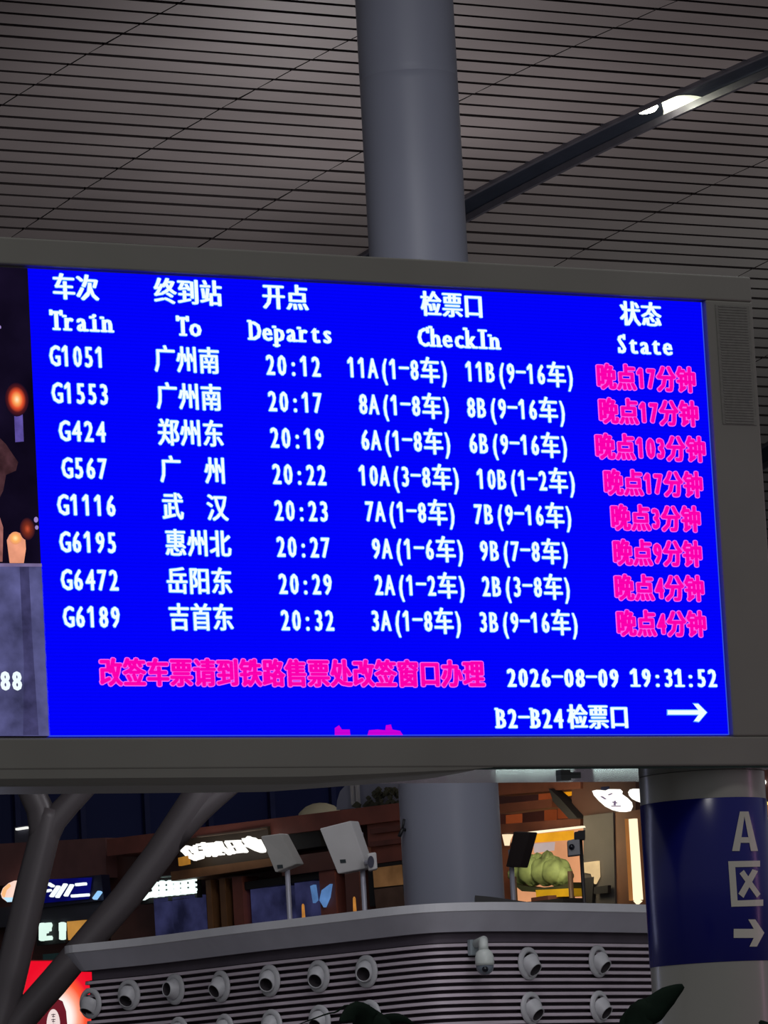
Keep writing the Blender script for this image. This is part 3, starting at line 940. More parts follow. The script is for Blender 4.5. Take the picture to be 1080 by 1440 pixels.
fq(MB(), [(240, 1226), (392, 1205), (394, 1216), (241, 1239)], 0.25, 0.5).obj('lintel', M_owood, shop)
fq(MB(), [(395, 1206), (514, 1190), (515, 1216), (397, 1232)], 0.1, 0.4).obj('lintel', M_dwood, shop)
fq(MB(), [(340, 1241), (448, 1226), (449, 1236), (341, 1252)], 0.02, 0.3).obj('door_head', M_black, shop)
for xa_, w_, mm in ((289, 7, M_owood), (308, 8, M_owood), (326, 14, M_rwood), (448, 22, M_rwood), (484, 20, M_dwood)):
    fq(MB(), fbox(xa_, xa_ + w_, 1238 - (xa_ - 289) * 0.11, 1330), 0.06, 0.3).obj('post', mm, shop)
for i, (xa_, xb_, ya_, yb_) in enumerate(((216, 236, 1264, 1330), (242, 274, 1262, 1330), (352, 376, 1251, 1320), (379, 402, 1248, 1315), (414, 440, 1242, 1310))):
    fq(MB(), fbox(xa_, xb_, ya_, yb_), 0.0, 0.2).obj('window_pane', M_bpane, shop)
bl = MB()
fq(bl, [(436, 1246), (441, 1244), (444, 1266), (440, 1270)], 0.12, 0.05); fq(bl, [(452, 1252), (464, 1243), (461, 1262), (455, 1276), (449, 1266)], 0.12, 0.05)
o = bl.obj('blue_screen', mat('blue_screen', (96, 140, 200), emit=0.65, var=0.3, scale=4), shop)
wfr = fq(MB(), [(517, 1217), (569, 1210), (573, 1268), (520, 1275)], 0.05, 0.2).obj('window_frame', M_black, shop)
fq(MB(), [(524, 1221), (563, 1216), (565, 1244), (526, 1248)], 0.08, 0.1).obj('window_pane', M_tan, wfr)
fq(MB(), [(526, 1251), (565, 1246), (568, 1275), (529, 1280)], 0.07, 0.1).obj('window_pane', mat('dim_pane', (66, 50, 44), 0.3, emit=0.3, var=0.3), wfr)

# small brass lamps behind the parapet
M_brass = mat('amber_lamp', (226, 150, 70), emit=0.6, var=0.35, scale=8)
for x, y0, y1, lb in ((426, 1271, 1292, 'slim amber lamp behind the parapet below the smaller white loudspeaker'), (498, 1261, 1282, 'slim amber lamp behind the parapet below the larger white loudspeaker')):
    p0 = at(x + 1, y1 + 8, 58); p1 = at(x, y0, 58)
    t = thing('post_lamp', lb, 'lamp', (p0.x, p0.y, ZM))
    MB().tube([Vector((p0.x, p0.y, ZM)), Vector((p1.x, p1.y, p1.z - 0.17))], 0.02, 10).obj('post', mat('brass_post', (120, 86, 48), 0.4, 0.6), t)
    MB().lathe([(0.014, -0.18), (0.02, -0.17), (0.016, -0.02), (0.008, 0.0)], 12, Matrix.Translation(p1)).obj('lamp_shade', M_brass, t)

# left shop with the blue sign
lshop = thing('dark_shop', 'dark shopfront behind the steel tree column at the left edge', 'shop', foot(fac(60, 1280)))
wl = MB(); a = fac(-80, 1215, -0.5); b = fac(146, 1198, -0.5); a0, b0 = foot(a), foot(b)
wl.prism([a0, b0, Vector((b0.x, b0.y, a.z)), Vector((a0.x, a0.y, a.z))], -EN * 1.5); wl.obj('body', M_dwood, lshop)
fq(MB(), [(-60, 1190), (148, 1178), (150, 1234), (-58, 1250)], -0.2, 0.3).obj('roof_beam', mat('dusky_timber', (112, 74, 72), 0.6, var=0.3, scale=1.5), lshop)
fq(MB(), [(-60, 1282), (150, 1262), (151, 1290), (-58, 1310)], -0.1, 0.3).obj('lintel', mat('slate_lintel', (50, 50, 60), 0.6), lshop)
fq(MB(), [(92, 1295), (119, 1293), (116, 1302), (99, 1322), (96, 1322)], -0.2, 0.1).obj('lit_window', mat('amber_window', (196, 140, 66), emit=0.8, var=0.15), lshop)
fq(MB(), [(60, 1342), (84, 1340), (85, 1352), (61, 1354)], -0.2, 0.1).obj('counter', mat('teal_counter', (60, 96, 96), 0.5), lshop)
# stubby lit characters under the lintel
sg = thing('hanging_sign', 'two small white-green lit characters hanging in the dark left shop', 'sign', fac(70, 1310))
M_mint = mat('mint_light', (225, 255, 240), emit=1.0, var=0.05)
cbn = MB(); stroke(cbn, [(58, 1302), (67, 1301)], 7, -0.05); stroke(cbn, [(58, 1301), (58, 1320)], 7, -0.05); stroke(cbn, [(58, 1320), (68, 1319)], 6, -0.05); stroke(cbn, [(58, 1311), (63, 1310)], 5, -0.05); stroke(cbn, [(67, 1302), (67, 1308)], 4, -0.05)
cbn.obj('character', M_mint, sg)
cbn = MB(); stroke(cbn, [(86, 1300), (86, 1307)], 7, -0.05); stroke(cbn, [(86, 1311), (86, 1319)], 6, -0.05)
cbn.obj('character', M_mint, sg)
fq(MB(), [(50, 1296), (90, 1292), (92, 1326), (52, 1330)], -0.12, 0.05).obj('backing', M_black, sg)

M_signw = mat('sign_white', (236, 246, 255), emit=1.15, var=0.02)
M_signb = mat('sign_blue_glow', (14, 16, 120), emit=0.5, var=0.45, scale=2)
sg = thing('blue_sign', 'navy sign with white slanted strokes lit blue, behind the steel tree column', 'sign', fac(100, 1250))
fq(MB(), [(48, 1240), (142, 1230), (146, 1266), (52, 1277)], -0.05, 0.15).obj('signboard', M_navyb, sg)
fq(MB(), [(58, 1237), (128, 1234), (124, 1264), (60, 1270)], -0.02, 0.02).obj('painted_glow', M_signb, sg)  # blue glow around the strokes, laid on the board as an emissive sheet
cbn = MB()
for pts, w in (([(67, 1243), (72, 1246)], 3.2), ([(64.5, 1253), (68, 1252)], 3.2), ([(71, 1260), (80, 1247)], 3.3), ([(79, 1261), (90, 1244)], 3.3), ([(91, 1259), (99, 1245)], 3.3)): stroke(cbn, pts, w, 0.05)
cbn.obj('character', M_signw, sg)
cbn = MB(); stroke(cbn, [(107, 1244), (117, 1243)], 4.0, 0.05); stroke(cbn, [(101, 1260), (121, 1258.5)], 4.0, 0.05)
cbn.obj('character', M_signw, sg)
cbn = MB(); stroke(cbn, [(132, 1263), (138, 1255)], 4.2, 0.05)
cbn.obj('character', mat('sign_pale_blue', (150, 205, 255), emit=1.0, var=0.02), sg)
sg = thing('moon_sign', 'pale orange and white half-moon sign at the left edge', 'sign', fac(14, 1254))
fq(MB(), [(26.5, 1238), (26, 1248), (22, 1261), (19, 1267), (9, 1267.5), (3, 1263), (1, 1257), (4, 1249), (12, 1242), (20, 1238.5)], 0.0, 0.1).obj('half_moon', mat('moon_pink', (255, 215, 200), emit=1.0, var=0.06, scale=4), sg)
fq(MB(), [(4, 1250), (12, 1242.5), (14, 1246), (8, 1252), (5, 1262), (2, 1258)], 0.02, 0.02).obj('orange_rim', mat('moon_orange', (255, 190, 130), emit=1.0, var=0.05), sg)
fq(MB(), [(4, 1262), (20, 1262), (19, 1268), (10, 1268.5)], 0.02, 0.02).obj('blue_rim', mat('moon_blue', (190, 230, 255), emit=1.0, var=0.05), sg)

# big white brush sign and the smaller white sign
M_bright = mat('sign_bright', (255, 252, 244), emit=1.3, var=0.0)
sg = thing('brush_sign', 'glaring white brush-lettered sign on the timber shop above its lintel', 'sign', fac(312, 1190))
Z = lambda x, y: (180 + x / 5.4, 1090 + y / 5.4)
cbn = MB(); stroke(cbn, [Z(410, 575), Z(440, 548), Z(478, 558), Z(490, 580)], 4.5, 0.4); stroke(cbn, [Z(425, 580), Z(455, 612), Z(500, 632), Z(545, 620), Z(552, 590)], 6, 0.4)
cbn.obj('swirl_mark', M_bright, sg)
cbn = MB()
for pts, w in (([(500, 540), (510, 610)], 5), ([(520, 530), (640, 520)], 4.5), ([(545, 555), (665, 545)], 5), ([(560, 585), (700, 570)], 5.5), ([(560, 520), (600, 610)], 6), ([(610, 525), (650, 610)], 6), ([(645, 530), (690, 600)], 5), ([(520, 600), (710, 600)], 4)): stroke(cbn, [Z(*p) for p in pts], w * 0.7, 0.4)
cbn.obj('character', M_bright, sg)
cbn = MB()
for pts, w in (([(665, 515), (760, 595)], 6), ([(690, 510), (720, 575)], 4), ([(740, 505), (835, 500)], 4), ([(740, 510), (790, 590)], 5), ([(830, 510), (885, 580)], 5), ([(770, 545), (850, 540)], 3.5), ([(780, 588), (885, 578)], 4.5), ([(800, 510), (838, 580)], 4.5)): stroke(cbn, [Z(*p) for p in pts], w * 0.7, 0.4)
cbn.obj('character', M_bright, sg)
lf = MB(); fq(lf, [Z(*p) for p in ((862, 480), (890, 478), (905, 463), (925, 472), (950, 475), (970, 490), (990, 488), (1030, 565), (1028, 585), (1005, 590), (960, 575), (915, 552), (880, 540), (885, 520), (868, 505))], 0.4, 0.05)
lf.obj('leaf_mark', M_bright, sg)
fq(MB(), [(250, 1182), (376, 1162), (380, 1206), (254, 1226)], 0.15, 0.1).obj('signboard', mat('dark_olive_board', (58, 46, 34), 0.6, var=0.2), sg)
fq(MB(), [Z(380, 628), Z(450, 612), Z(455, 676), Z(385, 690)], 0.42, 0.05).obj('lit_bracket', mat('amber_bracket', (190, 130, 50), emit=0.6, var=0.3), sg)
fq(MB(), [Z(520, 462), Z(1010, 402), Z(1012, 412), Z(522, 472)], 0.45, 0.1).obj('top_trim', mat('brass_trim', (150, 128, 110), 0.4, 0.4), sg)

sg = thing('white_sign', 'smaller white sign of two blurred square characters, left and below the brush sign', 'sign', fac(240, 1250))
M_mw = mat('sign_mint_white', (236, 255, 250), emit=1.2, var=0.0)
for ox in (180, 345):
    cbn = MB()
    for pts, w in (([(0, 25), (150, 12)], 4.5), ([(8, 60), (150, 50)], 5), ([(0, 95), (152, 85)], 5), ([(15, 20), (18, 118)], 6), ([(70, 12), (72, 112)], 6), ([(128, 10), (135, 105)], 6), ([(5, 120), (150, 105)], 4)): stroke(cbn, [Z(ox + p[0], 800 + p[1] - (ox - 180) * 0.1) for p in pts], w * 0.8, 0.1)
    cbn.obj('character', M_mw, sg)
cbn = MB(); stroke(cbn, [Z(108, 935), Z(160, 908)], 5, 0.1); stroke(cbn, [Z(150, 900), Z(162, 920)], 4, 0.1); cbn.obj('character', M_mw, sg)
fq(MB(), [(196, 1240), (275, 1230), (277, 1262), (198, 1272)], 0.0, 0.1).obj('signboard', M_black, sg)
fq(MB(), [Z(240, 770), Z(485, 742), Z(487, 752), Z(242, 780)], 0.12, 0.05).obj('top_trim', mat('pale_trim', (150, 170, 165), 0.4), sg)

# thin white tube lamp far left
tl = MB(); stroke(tl, [(23, 1166), (36, 1164)], 3.2, -1.16, 0.06)
tag(tl.obj('tube_lamp', mat('tube_white', (245, 245, 240), emit=1.0, var=0.0), origin=fac(30, 1165, -1)), 'short white tube lamp left of the steel tree column', 'lamp')
ds = MB(); fq(ds, [(20, 1163), (48, 1160), (50, 1205), (22, 1208)], -1.2, 0.3)
tag(ds.obj('sign_box', mat('grey_sign_box', (78, 78, 92), 0.6), origin=fac(34, 1190, -1.2)), 'dim grey box hanging beneath the white tube lamp', 'box')

# red lit sign behind the end of the louvred wall
sg0 = at(80, 1420, 62.0)
red = thing('red_lightbox', 'glowing red and white lightbox at the bottom left corner', 'sign', (sg0.x, sg0.y, 0))
D = lambda x, y, o=0.0: at(x, y, 62.0 - o)
rx = MB()
pts = [(25, 1353), (30, 1350), (128, 1350), (136, 1353), (138, 1358), (137, 1368), (138, 1512), (25, 1512)]
rx.prism([D(*p) for p in pts], FH * 0.35)
rx.obj('case', mat('red_case', (150, 14, 22), 0.5), red)
M_red = radial_mat('red_backlight_glow', [(0.0, (236, 14, 40)), (0.18, (240, 24, 46)), (0.36, (255, 92, 56)), (0.52, (255, 170, 140)), (0.68, (255, 246, 240)), (1.0, (255, 250, 245))], 1.0)  # backlight glow, white to red, painted into the emission
# make its gradient follow the sign face
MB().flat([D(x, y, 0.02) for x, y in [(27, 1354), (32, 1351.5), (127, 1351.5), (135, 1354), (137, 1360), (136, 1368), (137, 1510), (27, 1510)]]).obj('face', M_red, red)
MB().flat([D(*p, 0.04) for p in [(40, 1452), (52, 1425), (64, 1408), (78, 1403), (88, 1408), (93, 1422), (95, 1445), (95, 1480), (40, 1480)]]).obj('emblem_frame', mat('maroon_print', (108, 28, 40), emit=0.9, var=0.12, scale=4), red)
MB().flat([D(75 + 9.5 * math.cos(6.283 * k / 28), 1441 + 22 * math.sin(6.283 * k / 28), 0.06) for k in range(28)]).obj('emblem_oval', mat('cream_print', (246, 225, 222), emit=0.95, var=0.03), red)
em_ = MB()
for y in (1427, 1434, 1441, 1448):
    for pts, w in (([(72, y), (78, y - .5)], 1.2), ([(73, y + 2.5), (77.5, y + 2.5)], 1.0), ([(75, y - 1.5), (75, y + 4)], 1.2)):
        (xa_, ya_), (xb_, yb_) = pts
        if abs(xb_ - xa_) > abs(yb_ - ya_): qq = [(xa_, ya_ - w / 2), (xb_, yb_ - w / 2), (xb_, yb_ + w / 2), (xa_, ya_ + w / 2)]
        else: qq = [(xa_ - w / 2, ya_), (xa_ + w / 2, ya_), (xb_ + w / 2, yb_), (xb_ - w / 2, yb_)]
        em_.flat([D(*p, 0.08) for p in qq])
em_.obj('emblem_writing', mat('grey_print', (110, 90, 96), emit=0.6, var=0.0), red)
MB().box((sg0.x - 0.1, sg0.y + 0.1, 0), (sg0.x + 0.1, sg0.y + 0.3, D(80, 1505).z)).obj('stand', M_black, red)

# ---- white canopies above the timber shop
p = at(450, 1143, 69)
tag(MB().lathe([(0.30, -0.6), (0.30, -0.0), (0.27, 0.03), (0.2, 0.09), (0.1, 0.128), (0.0, 0.14)], 32, Matrix.Translation(p) @ Matrix.Scale(1.0, 4)).obj('dome_canopy', mat('cream_canopy', (198, 190, 160), 0.6, var=0.08), origin=p), 'small cream dome on the roof of the timber shop', 'canopy')
cn = thing('glass_canopy', 'pale rounded glass canopy above the timber shop beside the round pillar', 'canopy', fac(520, 1135, -1.5))
fq(MB(), [(473, 1139), (474, 1126), (478, 1113), (486, 1104), (498, 1098), (512, 1095), (600, 1088), (604, 1128)], -1.5, 0.4).obj('glass_shell', mat('pale_glass', (126, 128, 146), 0.3, var=0.08), cn)
for x in (492, 499): fq(MB(), fbox(x, x + 2.5, 1099, 1132), -1.42, 0.05).obj('frame_bar', mat('pale_frame', (168, 166, 168), 0.4), cn)
random.seed(3)
gp = MB()
for i in range(46):
    x = random.uniform(513, 562); y = random.uniform(1109, 1130); s = random.uniform(1.5, 4)
    fq(gp, [(x, y), (x + s, y - s), (x + 2 * s, y), (x + s, y + s * 1.3)], -1.3 + random.uniform(-.1, .1), 0.03)
for i in range(14):
    x = random.uniform(494, 560)
    fq(gp, [(x, 1134), (x + 6, 1127), (x + 12, 1131), (x + 10, 1138)], -1.28, 0.03)
tag(gp.obj('roof_planting', mat('dusky_leaf', (66, 66, 52), 0.7, var=0.3), origin=fac(535, 1130, -1.3)), 'dusky shrub in front of the pale glass canopy', 'plant')

# ================================================================ WHITE LOUDSPEAKERS ON POLES
M_spk = mat('white_cabinet', (206, 204, 204), 0.45, var=0.05)
M_spole = mat('grey_pole', (178, 178, 192), 0.4, 0.2)


def speaker(quad, d, pole_x, label, logo, mtl, thick=0.16, ptop=None, extra=None):
    c = at(sum(q[0] for q in quad) / 4, sum(q[1] for q in quad) / 4, d)
    pb_ = at(pole_x, 1300, d + 0.2)
    t = thing('pole_speaker', label, 'loudspeaker', (pb_.x, pb_.y, ZM))
    # the front leans: upper edge nearer the hall than the lower edge
    dd = [d - 0.10, d - 0.06, d + 0.10, d + 0.06]
    P = [at(q[0], q[1], e) for q, e in zip(quad, dd)]
    back = (FH * 0.8 + RT * 0.55).normalized() * thick
    cab = MB().prism(P, back).obj('cabinet', mtl, t, bevel=0.012)
    nrm = (P[1] - P[0]).cross(P[3] - P[0]).normalized()
    if nrm.dot(EYE - c) < 0: nrm = -nrm
    if logo:
        lg = MB(); lq = [at(logo[0] + a * 4.2, logo[1] + b * 2.6, d) for a, b in ((-1, -0.9), (0.9, -1.1), (1.1, 0.8), (-0.8, 1.1))]
        pc0 = P[0]
        lq = [EYE + (q - EYE) * ((pc0 - EYE).dot(nrm) / (q - EYE).dot(nrm)) + nrm * 0.006 for q in lq]
        lg.flat(lq); lg.obj('badge', mat('dark_badge', (48, 58, 62), 0.5), cab)
    top = at(pole_x - 5.0, (ptop if ptop else quad[2][1] - 14), d + 0.2)
    pz = at(pole_x, 1292, d + 0.2)
    MB().tube([Vector((pb_.x, pb_.y, ZM)), Vector((pb_.x, pb_.y, top.z))], 0.030, 14).obj('pole', M_spole, t)
    cc = Vector((pb_.x, pb_.y, c.z))
    MB().tube([cc + UP * 0.0, c + back * 0.9], 0.03, 10).obj('bracket', M_spole, t)
    return t


speaker([(366, 1176), (394, 1172), (417, 1215), (387, 1227)], 57.0, 408, 'smaller white loudspeaker on a pole, nearer the glaring brush sign', (393.5, 1218.5), mat('grey_white_cabinet', (176, 174, 170), 0.45, var=0.05), ptop=1185)
speaker([(449, 1165), (493, 1154), (516, 1221), (475, 1229)], 56.6, 514, 'larger white tilted loudspeaker on a pole beside the round pillar', (482, 1211), M_spk, ptop=1171)
# little white box camera right of the larger speaker
p = at(523, 1212, 56.5)
bxc = thing('box_camera', 'small white square fitting with dark face right of the larger loudspeaker', 'camera', p)
MB().prism([at(x, y, 56.4) for x, y in ((516, 1200), (529, 1198), (531, 1222), (518, 1225))], FH * 0.15).obj('case', M_spk, bxc, bevel=0.02)
MB().flat([at(521.5 + 4.6 * math.cos(6.283 * k / 20), 1212 + 8.5 * math.sin(6.283 * k / 20), 56.38) for k in range(20)]).obj('dark_face', mat('dark_face', (60, 60, 78), 0.3), bxc)
MB().tube([at(520, 1213, 56.55), at(513, 1213, 56.75)], 0.03, 10).obj('bracket', M_spole, bxc)

# ================================================================ LAMPLIT RESTAURANT RIGHT OF THE ROUND PILLAR
Q = lambda x, y: (690 + x / 4.909, 1070 + y / 4.909)


def QF(mb, pts, off, thick): return fq(mb, [Q(*p) for p in pts], off, thick)


rest = thing('lamplit_restaurant', 'warmly lit timber restaurant front between round pillar and banded column', 'restaurant', foot(fac(800, 1250)))
a = fac(600, 1100, -2.0); b = fac(1130, 1040, -2.0); a0, b0 = foot(a), foot(b)
MB().prism([a0, b0, Vector((b0.x, b0.y, a.z + 0.9)), Vector((a0.x, a0.y, a.z + 0.9))], -EN * 1.5).obj('body', M_dwood, rest)
M_rb = mat('umber_timber', (88, 48, 34), 0.6, var=0.3, scale=2.4)
QF(MB(), [(0, 120), (620, 120), (620, 190), (0, 240)], -0.4, 0.4).obj('roof_beam', M_rb, rest)
QF(MB(), [(40, 300), (420, 262), (420, 320), (40, 365)], -0.5, 0.3).obj('roof_beam', M_rb, rest)
QF(MB(), [(40, 440), (620, 395), (620, 455), (40, 505)], -0.5, 0.3).obj('roof_beam', M_rb, rest)
QF(MB(), [(400, 190), (470, 250), (600, 395), (540, 400), (430, 280)], -0.3, 0.2).obj('brace', M_black, rest)
M_peach = mat('peach_lit_wall', (228, 158, 112), emit=0.85, var=0.14, scale=2.0)  # lamplight on the wall put in as emission
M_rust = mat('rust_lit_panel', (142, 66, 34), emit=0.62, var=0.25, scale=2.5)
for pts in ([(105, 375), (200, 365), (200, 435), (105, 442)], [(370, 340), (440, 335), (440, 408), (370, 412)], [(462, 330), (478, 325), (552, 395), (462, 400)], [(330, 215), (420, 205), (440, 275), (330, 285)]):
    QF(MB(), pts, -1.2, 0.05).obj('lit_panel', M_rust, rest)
QF(MB(), [(425, 205), (520, 190), (572, 215), (540, 240), (430, 255)], -1.0, 0.05).obj('yellow_lamp', mat('yellow_lamp', (214, 138, 20), emit=1.0, var=0.45, scale=7), rest)
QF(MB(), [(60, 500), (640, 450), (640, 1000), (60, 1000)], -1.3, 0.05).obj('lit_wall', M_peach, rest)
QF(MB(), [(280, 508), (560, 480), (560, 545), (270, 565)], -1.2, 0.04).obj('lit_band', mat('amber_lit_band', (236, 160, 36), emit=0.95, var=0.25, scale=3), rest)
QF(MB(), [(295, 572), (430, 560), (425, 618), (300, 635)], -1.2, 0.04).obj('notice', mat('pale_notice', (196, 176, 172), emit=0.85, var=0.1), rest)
QF(MB(), [(255, 490), (630, 448), (637, 460), (262, 503)], -0.3, 0.08).obj('light_strip', mat('warm_strip', (255, 240, 205), emit=1.15, var=0.0), rest)
QF(MB(), [(0, 480), (60, 480), (100, 1000), (0, 1000)], -0.9, 0.2).obj('post', M_rb, rest)
QF(MB(), [(560, 130), (1000, 130), (1000, 350), (640, 390), (560, 390)], -0.45, 0.2).obj('fascia', mat('umber_fascia', (68, 42, 34), 0.6, var=0.25, scale=1.2), rest)
QF(MB(), [(640, 380), (845, 355), (860, 1010), (640, 1010)], -0.35, 0.3).obj('side_panel', mat('slate_panel', (70, 67, 66), 0.55, var=0.1), rest)
QF(MB(), [(845, 355), (1090, 330), (1090, 1010), (860, 1010)], -0.38, 0.3).obj('timber_panel', mat('umber_panel', (104, 68, 46), 0.55, var=0.25, scale=2), rest)
QF(MB(), [(638, 702), (738, 690), (742, 800), (715, 850), (690, 780), (640, 770)], -0.30, 0.04).obj('lit_window', mat('cream_window', (240, 205, 150), emit=0.9, var=0.15, scale=5), rest)
QF(MB(), [(640, 810), (710, 800), (700, 985), (640, 985)], -0.29, 0.04).obj('dark_opening', M_black, rest)
QF(MB(), [(712, 872), (808, 858), (808, 912), (712, 920)], -0.25, 0.06).obj('screen', M_black, rest)
MB_ = MB(); QF(MB_, [(952, 402), (990, 398), (1030, 958), (984, 962)], -0.2, 0.06)
MB_.obj('light_tube', mat('warm_tube', (255, 236, 196), emit=1.25, var=0.0), rest)
QF(MB(), [(925, 400), (950, 400), (984, 962), (955, 965)], -0.22, 0.05).obj('tube_reflector', mat('amber_reflector', (200, 130, 70), emit=0.55, var=0.2), rest)
QF(MB(), [(985, 968), (1003, 955), (1030, 968), (1006, 990)], -0.18, 0.05).obj('tube_end', MATS['warm_tube'], rest)
QF(MB(), [(78, 508), (138, 505), (120, 545), (112, 585), (96, 585)], -0.8, 0.05).obj('lamp_shade', mat('lamp_cream', (255, 225, 185), emit=1.1, var=0.05), rest)

# green rounded shrubs in a yellow trough, inside the restaurant
pl = thing('green_shrubs', 'lit green rounded bush in a yellow trough inside the restaurant', 'plant', foot(fac(757, 1240, -0.7)))
bush = MB()
M_bush = mat('lit_green', (138, 156, 100), 0.7, emit=0.0, var=0.55, scale=4)


def blob(mb, c, r, sq=(1, 1, 1), n=14):
    vs = []; fs = []
    for i in range(n + 1):
        th = math.pi * i / n
        for j in range(2 * n):
            ph = math.pi * j / n
            k = 1 + 0.10 * math.sin(5 * ph + 3 * th) * math.sin(3 * th + c.x)
            vs.append(c + Vector((math.sin(th) * math.cos(ph) * r * k * sq[0], math.sin(th) * math.sin(ph) * r * k * sq[1], math.cos(th) * r * k * sq[2])))
    for i in range(n):
        for j in range(2 * n):
            fs.append((i * 2 * n + j, i * 2 * n + (j + 1) % (2 * n), (i + 1) * 2 * n + (j + 1) % (2 * n), (i + 1) * 2 * n + j))
    mb.add(vs, fs, 0, True)


for x, y, r, s3 in ((170, 785, 0.10, .8), (215, 775, 0.15, .9), (290, 755, 0.19, 1.0), (380, 760, 0.19, .95), (455, 765, 0.19, .9), (500, 790, 0.13, .9), (395, 705, 0.09, 1.7), (325, 710, 0.09, 1.5), (440, 735, 0.11, 1.3), (255, 730, 0.10, 1.0)):
    blob(bush, fac(*Q(x, y), -0.7), r, (1, 1, s3))
bush.obj('foliage', M_bush, pl)
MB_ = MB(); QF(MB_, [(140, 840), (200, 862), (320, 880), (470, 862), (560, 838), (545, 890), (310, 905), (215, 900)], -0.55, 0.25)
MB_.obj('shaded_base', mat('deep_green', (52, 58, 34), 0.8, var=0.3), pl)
MB_ = MB(); QF(MB_, [(310, 892), (540, 880), (542, 935), (315, 945)], -0.5, 0.3)
MB_.obj('trough', mat('yellow_trough', (222, 178, 30), 0.5, emit=0.0, var=0.15), pl)
pa = foot(fac(*Q(430, 940), -0.62)); pbz = fac(*Q(430, 935), -0.62).z
MB().box((pa.x - 0.2, pa.y - 0.2, ZM), (pa.x + 0.2, pa.y + 0.2, pbz)).obj('stand', M_dwood, pl)
lamp('restaurant_lamp', 'AREA', fac(760, 1168, 0.55), 24, (1.0, 0.82, 0.5), fac(757, 1225, -0.9), 0.8)

# railing posts along the restaurant terrace
for (xt, yt, xb, yb, lb) in ((548, 762, 562, 985, 'dark railing post right of the lit green bush'), (160, 800, 170, 985, 'dark railing post left of the lit green bush')):
    p1 = fac(*Q(xt, yt), -0.2)
    tag(MB().tube([foot(p1), p1], 0.034, 10).obj('railing_post', mat('dark_post', (58, 42, 36), 0.5), origin=foot(p1)), lb, 'post')
# dark table tops seen over the parapet
p = fac(*Q(405, 965), 0.1)
tb = thing('dark_table', 'low dark table edge below the lit green bush', 'table', foot(p))
Mt = Matrix.Translation((p.x, p.y, 0)) @ Matrix.Rotation(math.atan2(E1.y, E1.x), 4, 'Z')
MB().box((-0.42, -0.2, p.z - 0.09), (0.42, 0.2, p.z), M=Mt).obj('table_top', M_black, tb)
for sx in (-0.34, 0.34): MB().box((sx - 0.03, -0.03, ZM), (sx + 0.03, 0.03, p.z - 0.09), M=Mt).obj('leg', M_black, tb)
p = at(690, 1264, 56.0); p = at(700, 1263, 56.0)
ct = thing('counter_top', 'dark sloping counter edge on the parapet beside the round pillar', 'counter', (p.x, p.y, ZM))
MB().prism([at(x, y, 55.6) for x, y in ((668, 1259), (690, 1261), (740, 1268), (740, 1276), (668, 1276))], FH * 0.5).obj('top', mat('charcoal_counter', (36, 34, 36), 0.5), ct)
MB().box((p.x - 0.12, p.y - 0.0, ZM), (p.x + 0.12, p.y + 0.2, at(700, 1275, 55.7).z)).obj('pedestal', M_black, ct)

# dark tilted speaker and grey box camera in front of the restaurant
speaker([(722, 1169), (746, 1170), (732, 1220), (711, 1219)], 58.2, 724, 'dark tilted loudspeaker silhouetted against the lamplit restaurant', None, mat('charcoal_cabinet', (46, 38, 38), 0.5, var=0.06), ptop=1195)
p = at(817, 1192, 57.2)
gc = thing('pole_camera', 'grey box camera on a dark pole in front of the restaurant', 'camera', (p.x, p.y, ZM))
MB().tube([Vector((p.x, p.y, ZM)), Vector((p.x, p.y, at(817, 1168, 57.2).z))], 0.022, 12).obj('pole', mat('dark_pole', (40, 36, 38), 0.5), gc)
MB().prism([at(x, y, 57.0) for x, y in ((798, 1182), (815, 1178), (816, 1202), (799, 1204))], FH * 0.2).obj('case', mat('grey_case', (128, 128, 132), 0.45), gc, bevel=0.01)
MB().prism([at(x, y, 57.0) for x, y in ((808, 1170), (823, 1167), (823, 1180), (808, 1181))], FH * 0.2).obj('hood', M_black, gc)
MB().lathe([(0.0, 0.02), (0.03, 0.018), (0.034, 0.0)], 16, Matrix.Translation(at(804, 1191, 56.99)) @ (-FH).to_track_quat('Z', 'Y').to_matrix().to_4x4()).obj('lens', MATS['lens_black'], gc)

# white oval signs
sg = thing('oval_sign', 'white lit rounded sign hanging above the vertical light tube of the restaurant', 'sign', fac(858, 1126, 0.3))
QF(MB(), [(700, 207), (730, 200), (790, 206), (815, 195), (850, 195), (866, 210), (862, 228), (900, 255), (930, 285), (936, 315), (922, 345), (890, 352), (840, 340), (790, 315), (745, 275), (712, 238)], 0.3, 0.12).obj('lit_face', M_bright, sg)
cbn = MB()
for pts, w in (([(760, 246), (785, 262)], 1.0), ([(840, 285), (862, 290)], 1.2), ([(852, 278), (850, 305)], 0.9), ([(835, 312), (885, 312)], 1.4), ([(810, 235), (830, 225)], 0.8)): stroke(cbn, [Q(*p_) for p_ in pts], w, 0.33, 0.03)
cbn.obj('writing', mat('violet_print', (140, 120, 150), emit=0.7, var=0.0), sg)
QF(MB(), [(760, 180), (800, 176), (802, 205), (762, 206)], 0.25, 0.05).obj('hanger', M_navyb, sg)
sg = thing('oval_sign', 'white lit rounded sign half hidden behind the banded column', 'sign', fac(892, 1118, 0.3))
QF(MB(), [(948, 215), (960, 198), (985, 192), (1030, 196), (1050, 250), (1040, 290), (1005, 278), (975, 262), (955, 240)], 0.3, 0.12).obj('lit_face', M_bright, sg)

